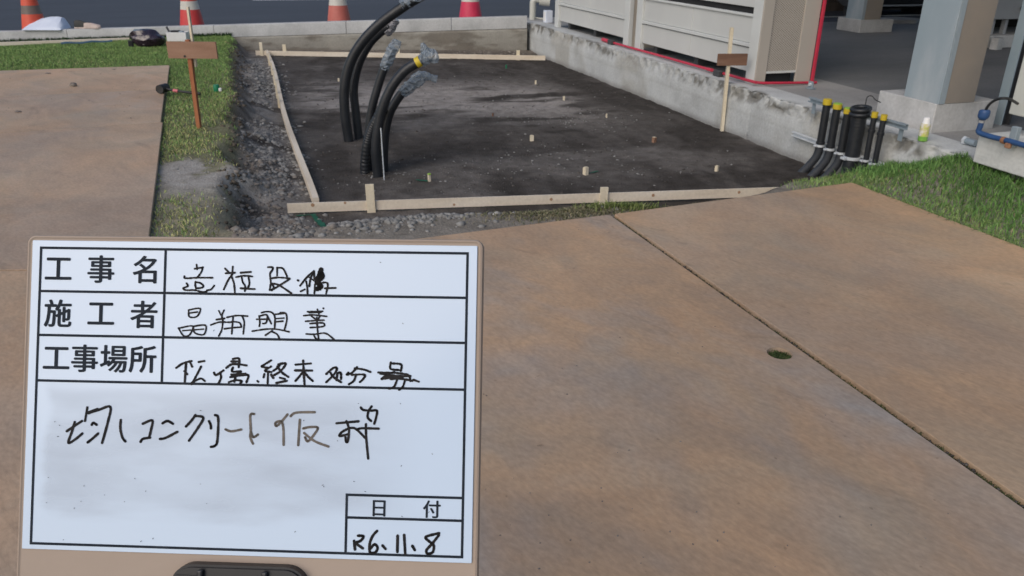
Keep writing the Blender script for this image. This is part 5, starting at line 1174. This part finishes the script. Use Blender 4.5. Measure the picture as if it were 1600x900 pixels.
hand('handwriting', 50, 600, k4, row4, .0023, M['marker'], .12)
row4b = [[(1274, 298), (1312, 311), (1377, 299)], [(1462, 197), (1437, 205), (1440, 300), (1437, 350), (1454, 392)], [(1440, 312), (1456, 349), (1487, 332)]]
row5 = [[(502, 200), (465, 245), (430, 276), (424, 255), (460, 245), (475, 290), (477, 400)], [(523, 211), (560, 188), (682, 185)], [(584, 235), (573, 402)], [(606, 292), (650, 283), (702, 288), (670, 342), (635, 377), (618, 350)], [(612, 322), (680, 375), (772, 411)]]
hand('handwriting', 50, 600, k4, row4b, .0022, M['marker_brown'], .1); hand('handwriting', 330, 600, k4, row5, .0022, M['marker_brown'], .1)
row6 = [[(825, 258), (970, 245)], [(890, 244), (907, 300), (900, 372), (888, 380), (884, 350)], [(907, 290), (860, 316), (845, 342), (900, 330)], [(907, 290), (950, 294), (1016, 357)], [(960, 300), (990, 291), (1102, 293)], [(1018, 264), (1020, 350), (1033, 490)], [(985, 154), (1000, 170), (1050, 175), (1090, 175), (1085, 220), (1073, 261)], [(1055, 147), (1035, 180), (1030, 220), (1052, 243)], ]
hand('handwriting', 330, 600, k4, row6, .0022, M['marker'], .1)
row7 = [[(335, 545), (382, 550), (357, 590), (305, 606)], [(300, 590), (308, 667)], [(310, 610), (377, 656)], [(502, 503), (465, 545), (438, 612), (440, 690), (488, 690), (506, 650), (480, 620), (445, 657)], [(550, 631), (576, 661)], [(683, 544), (680, 687)], [(740, 538), (749, 706)], [(812, 634), (833, 671)], [(1047, 523), (930, 555), (960, 595), (1000, 630), (990, 690), (945, 702), (937, 670), (990, 610), (1045, 540)]]
hand('handwriting', 500, 740, 5.625, row7, .0024, M['marker'], .12)
# stray marker specks and a few faint wiped strokes
mb = MB()
for i in range(34):
    u = rn(60, 715); v = rn(400, 845)
    if i > 6 and v < 610: v = rn(620, 845)
    l_ = rn(.5, 2.2); a = rn(0, 3.1); ribbon(mb, [(u, v), (u + l_ * math.cos(a), v + l_ * math.sin(a))], .0006, ZI + .0002)
mb.build('marker_specks', M['marker'], board)
# black grip of the stand that holds the board
gp = [bpt(274, 905), bpt(482, 905)]; gx0, gx1 = gp[0].x, gp[1].x; gy = bpt(378, 880).y
poly = []
x0, x1 = gx0 - .002, gx1 + .002; rr0 = .028; yb = gy - .085
for k in range(9): a = math.pi - k / 8 * math.pi / 2; poly.append((x0 + rr0 + rr0 * math.cos(a), gy - rr0 + rr0 * math.sin(a)))
for k in range(9): a = math.pi / 2 - k / 8 * math.pi / 2; poly.append((x1 - rr0 + rr0 * math.cos(a), gy - rr0 + rr0 * math.sin(a)))
poly += [(x1, yb), (x0, yb)]; poly = poly[::-1]
grip = MB().prism(poly, -.002, .013).build('stand_grip', M['clip'], board); bm = bmesh.new(); bm.from_mesh(grip.data); bmesh.ops.bevel(bm, geom=[e for e in bm.edges if all(v.co.z > .01 for v in e.verts)], offset=.003, segments=2, affect='EDGES'); bm.to_mesh(grip.data); bm.free()
for u in (322, 421):
    xx = bpt(u, 890).x; MB().span((xx - .0035, yb, .0135), (xx + .0035, gy - .004, .020), bev=.002).build('grip_rib', M['clip'], board)
MB().span((gx0 + .006, yb, .0135), (bpt(318, 890).x, gy - .012, .0145)).build('grip_recess', M['clip'], board)
# telescopic pole down to the ground, clamped behind the board
xc = (gx0 + gx1) / 2; foot = Vector((BO + XD * xc + YU * (yb + .01) - ZN * .03)); gl = Vector((foot.x, foot.y + .06, .024))
inv = board.matrix_world.inverted()
MB().tube([inv @ foot, inv @ foot.lerp(gl, .45)], .012, 14).build('upper_pole', M['galv'], board, True)
MB().tube([inv @ foot.lerp(gl, .42), inv @ gl.lerp(foot, .02)], .016, 14).build('lower_pole', M['clip'], board, True)
for a in (.6, 2.7, 4.8):
    hub = gl.lerp(foot, .28); tip = Vector((gl.x + .2 * math.cos(a), gl.y + .2 * math.sin(a), .028)); MB().tube([inv @ hub, inv @ tip], .008, 10).build('leg', M['clip'], board, True)
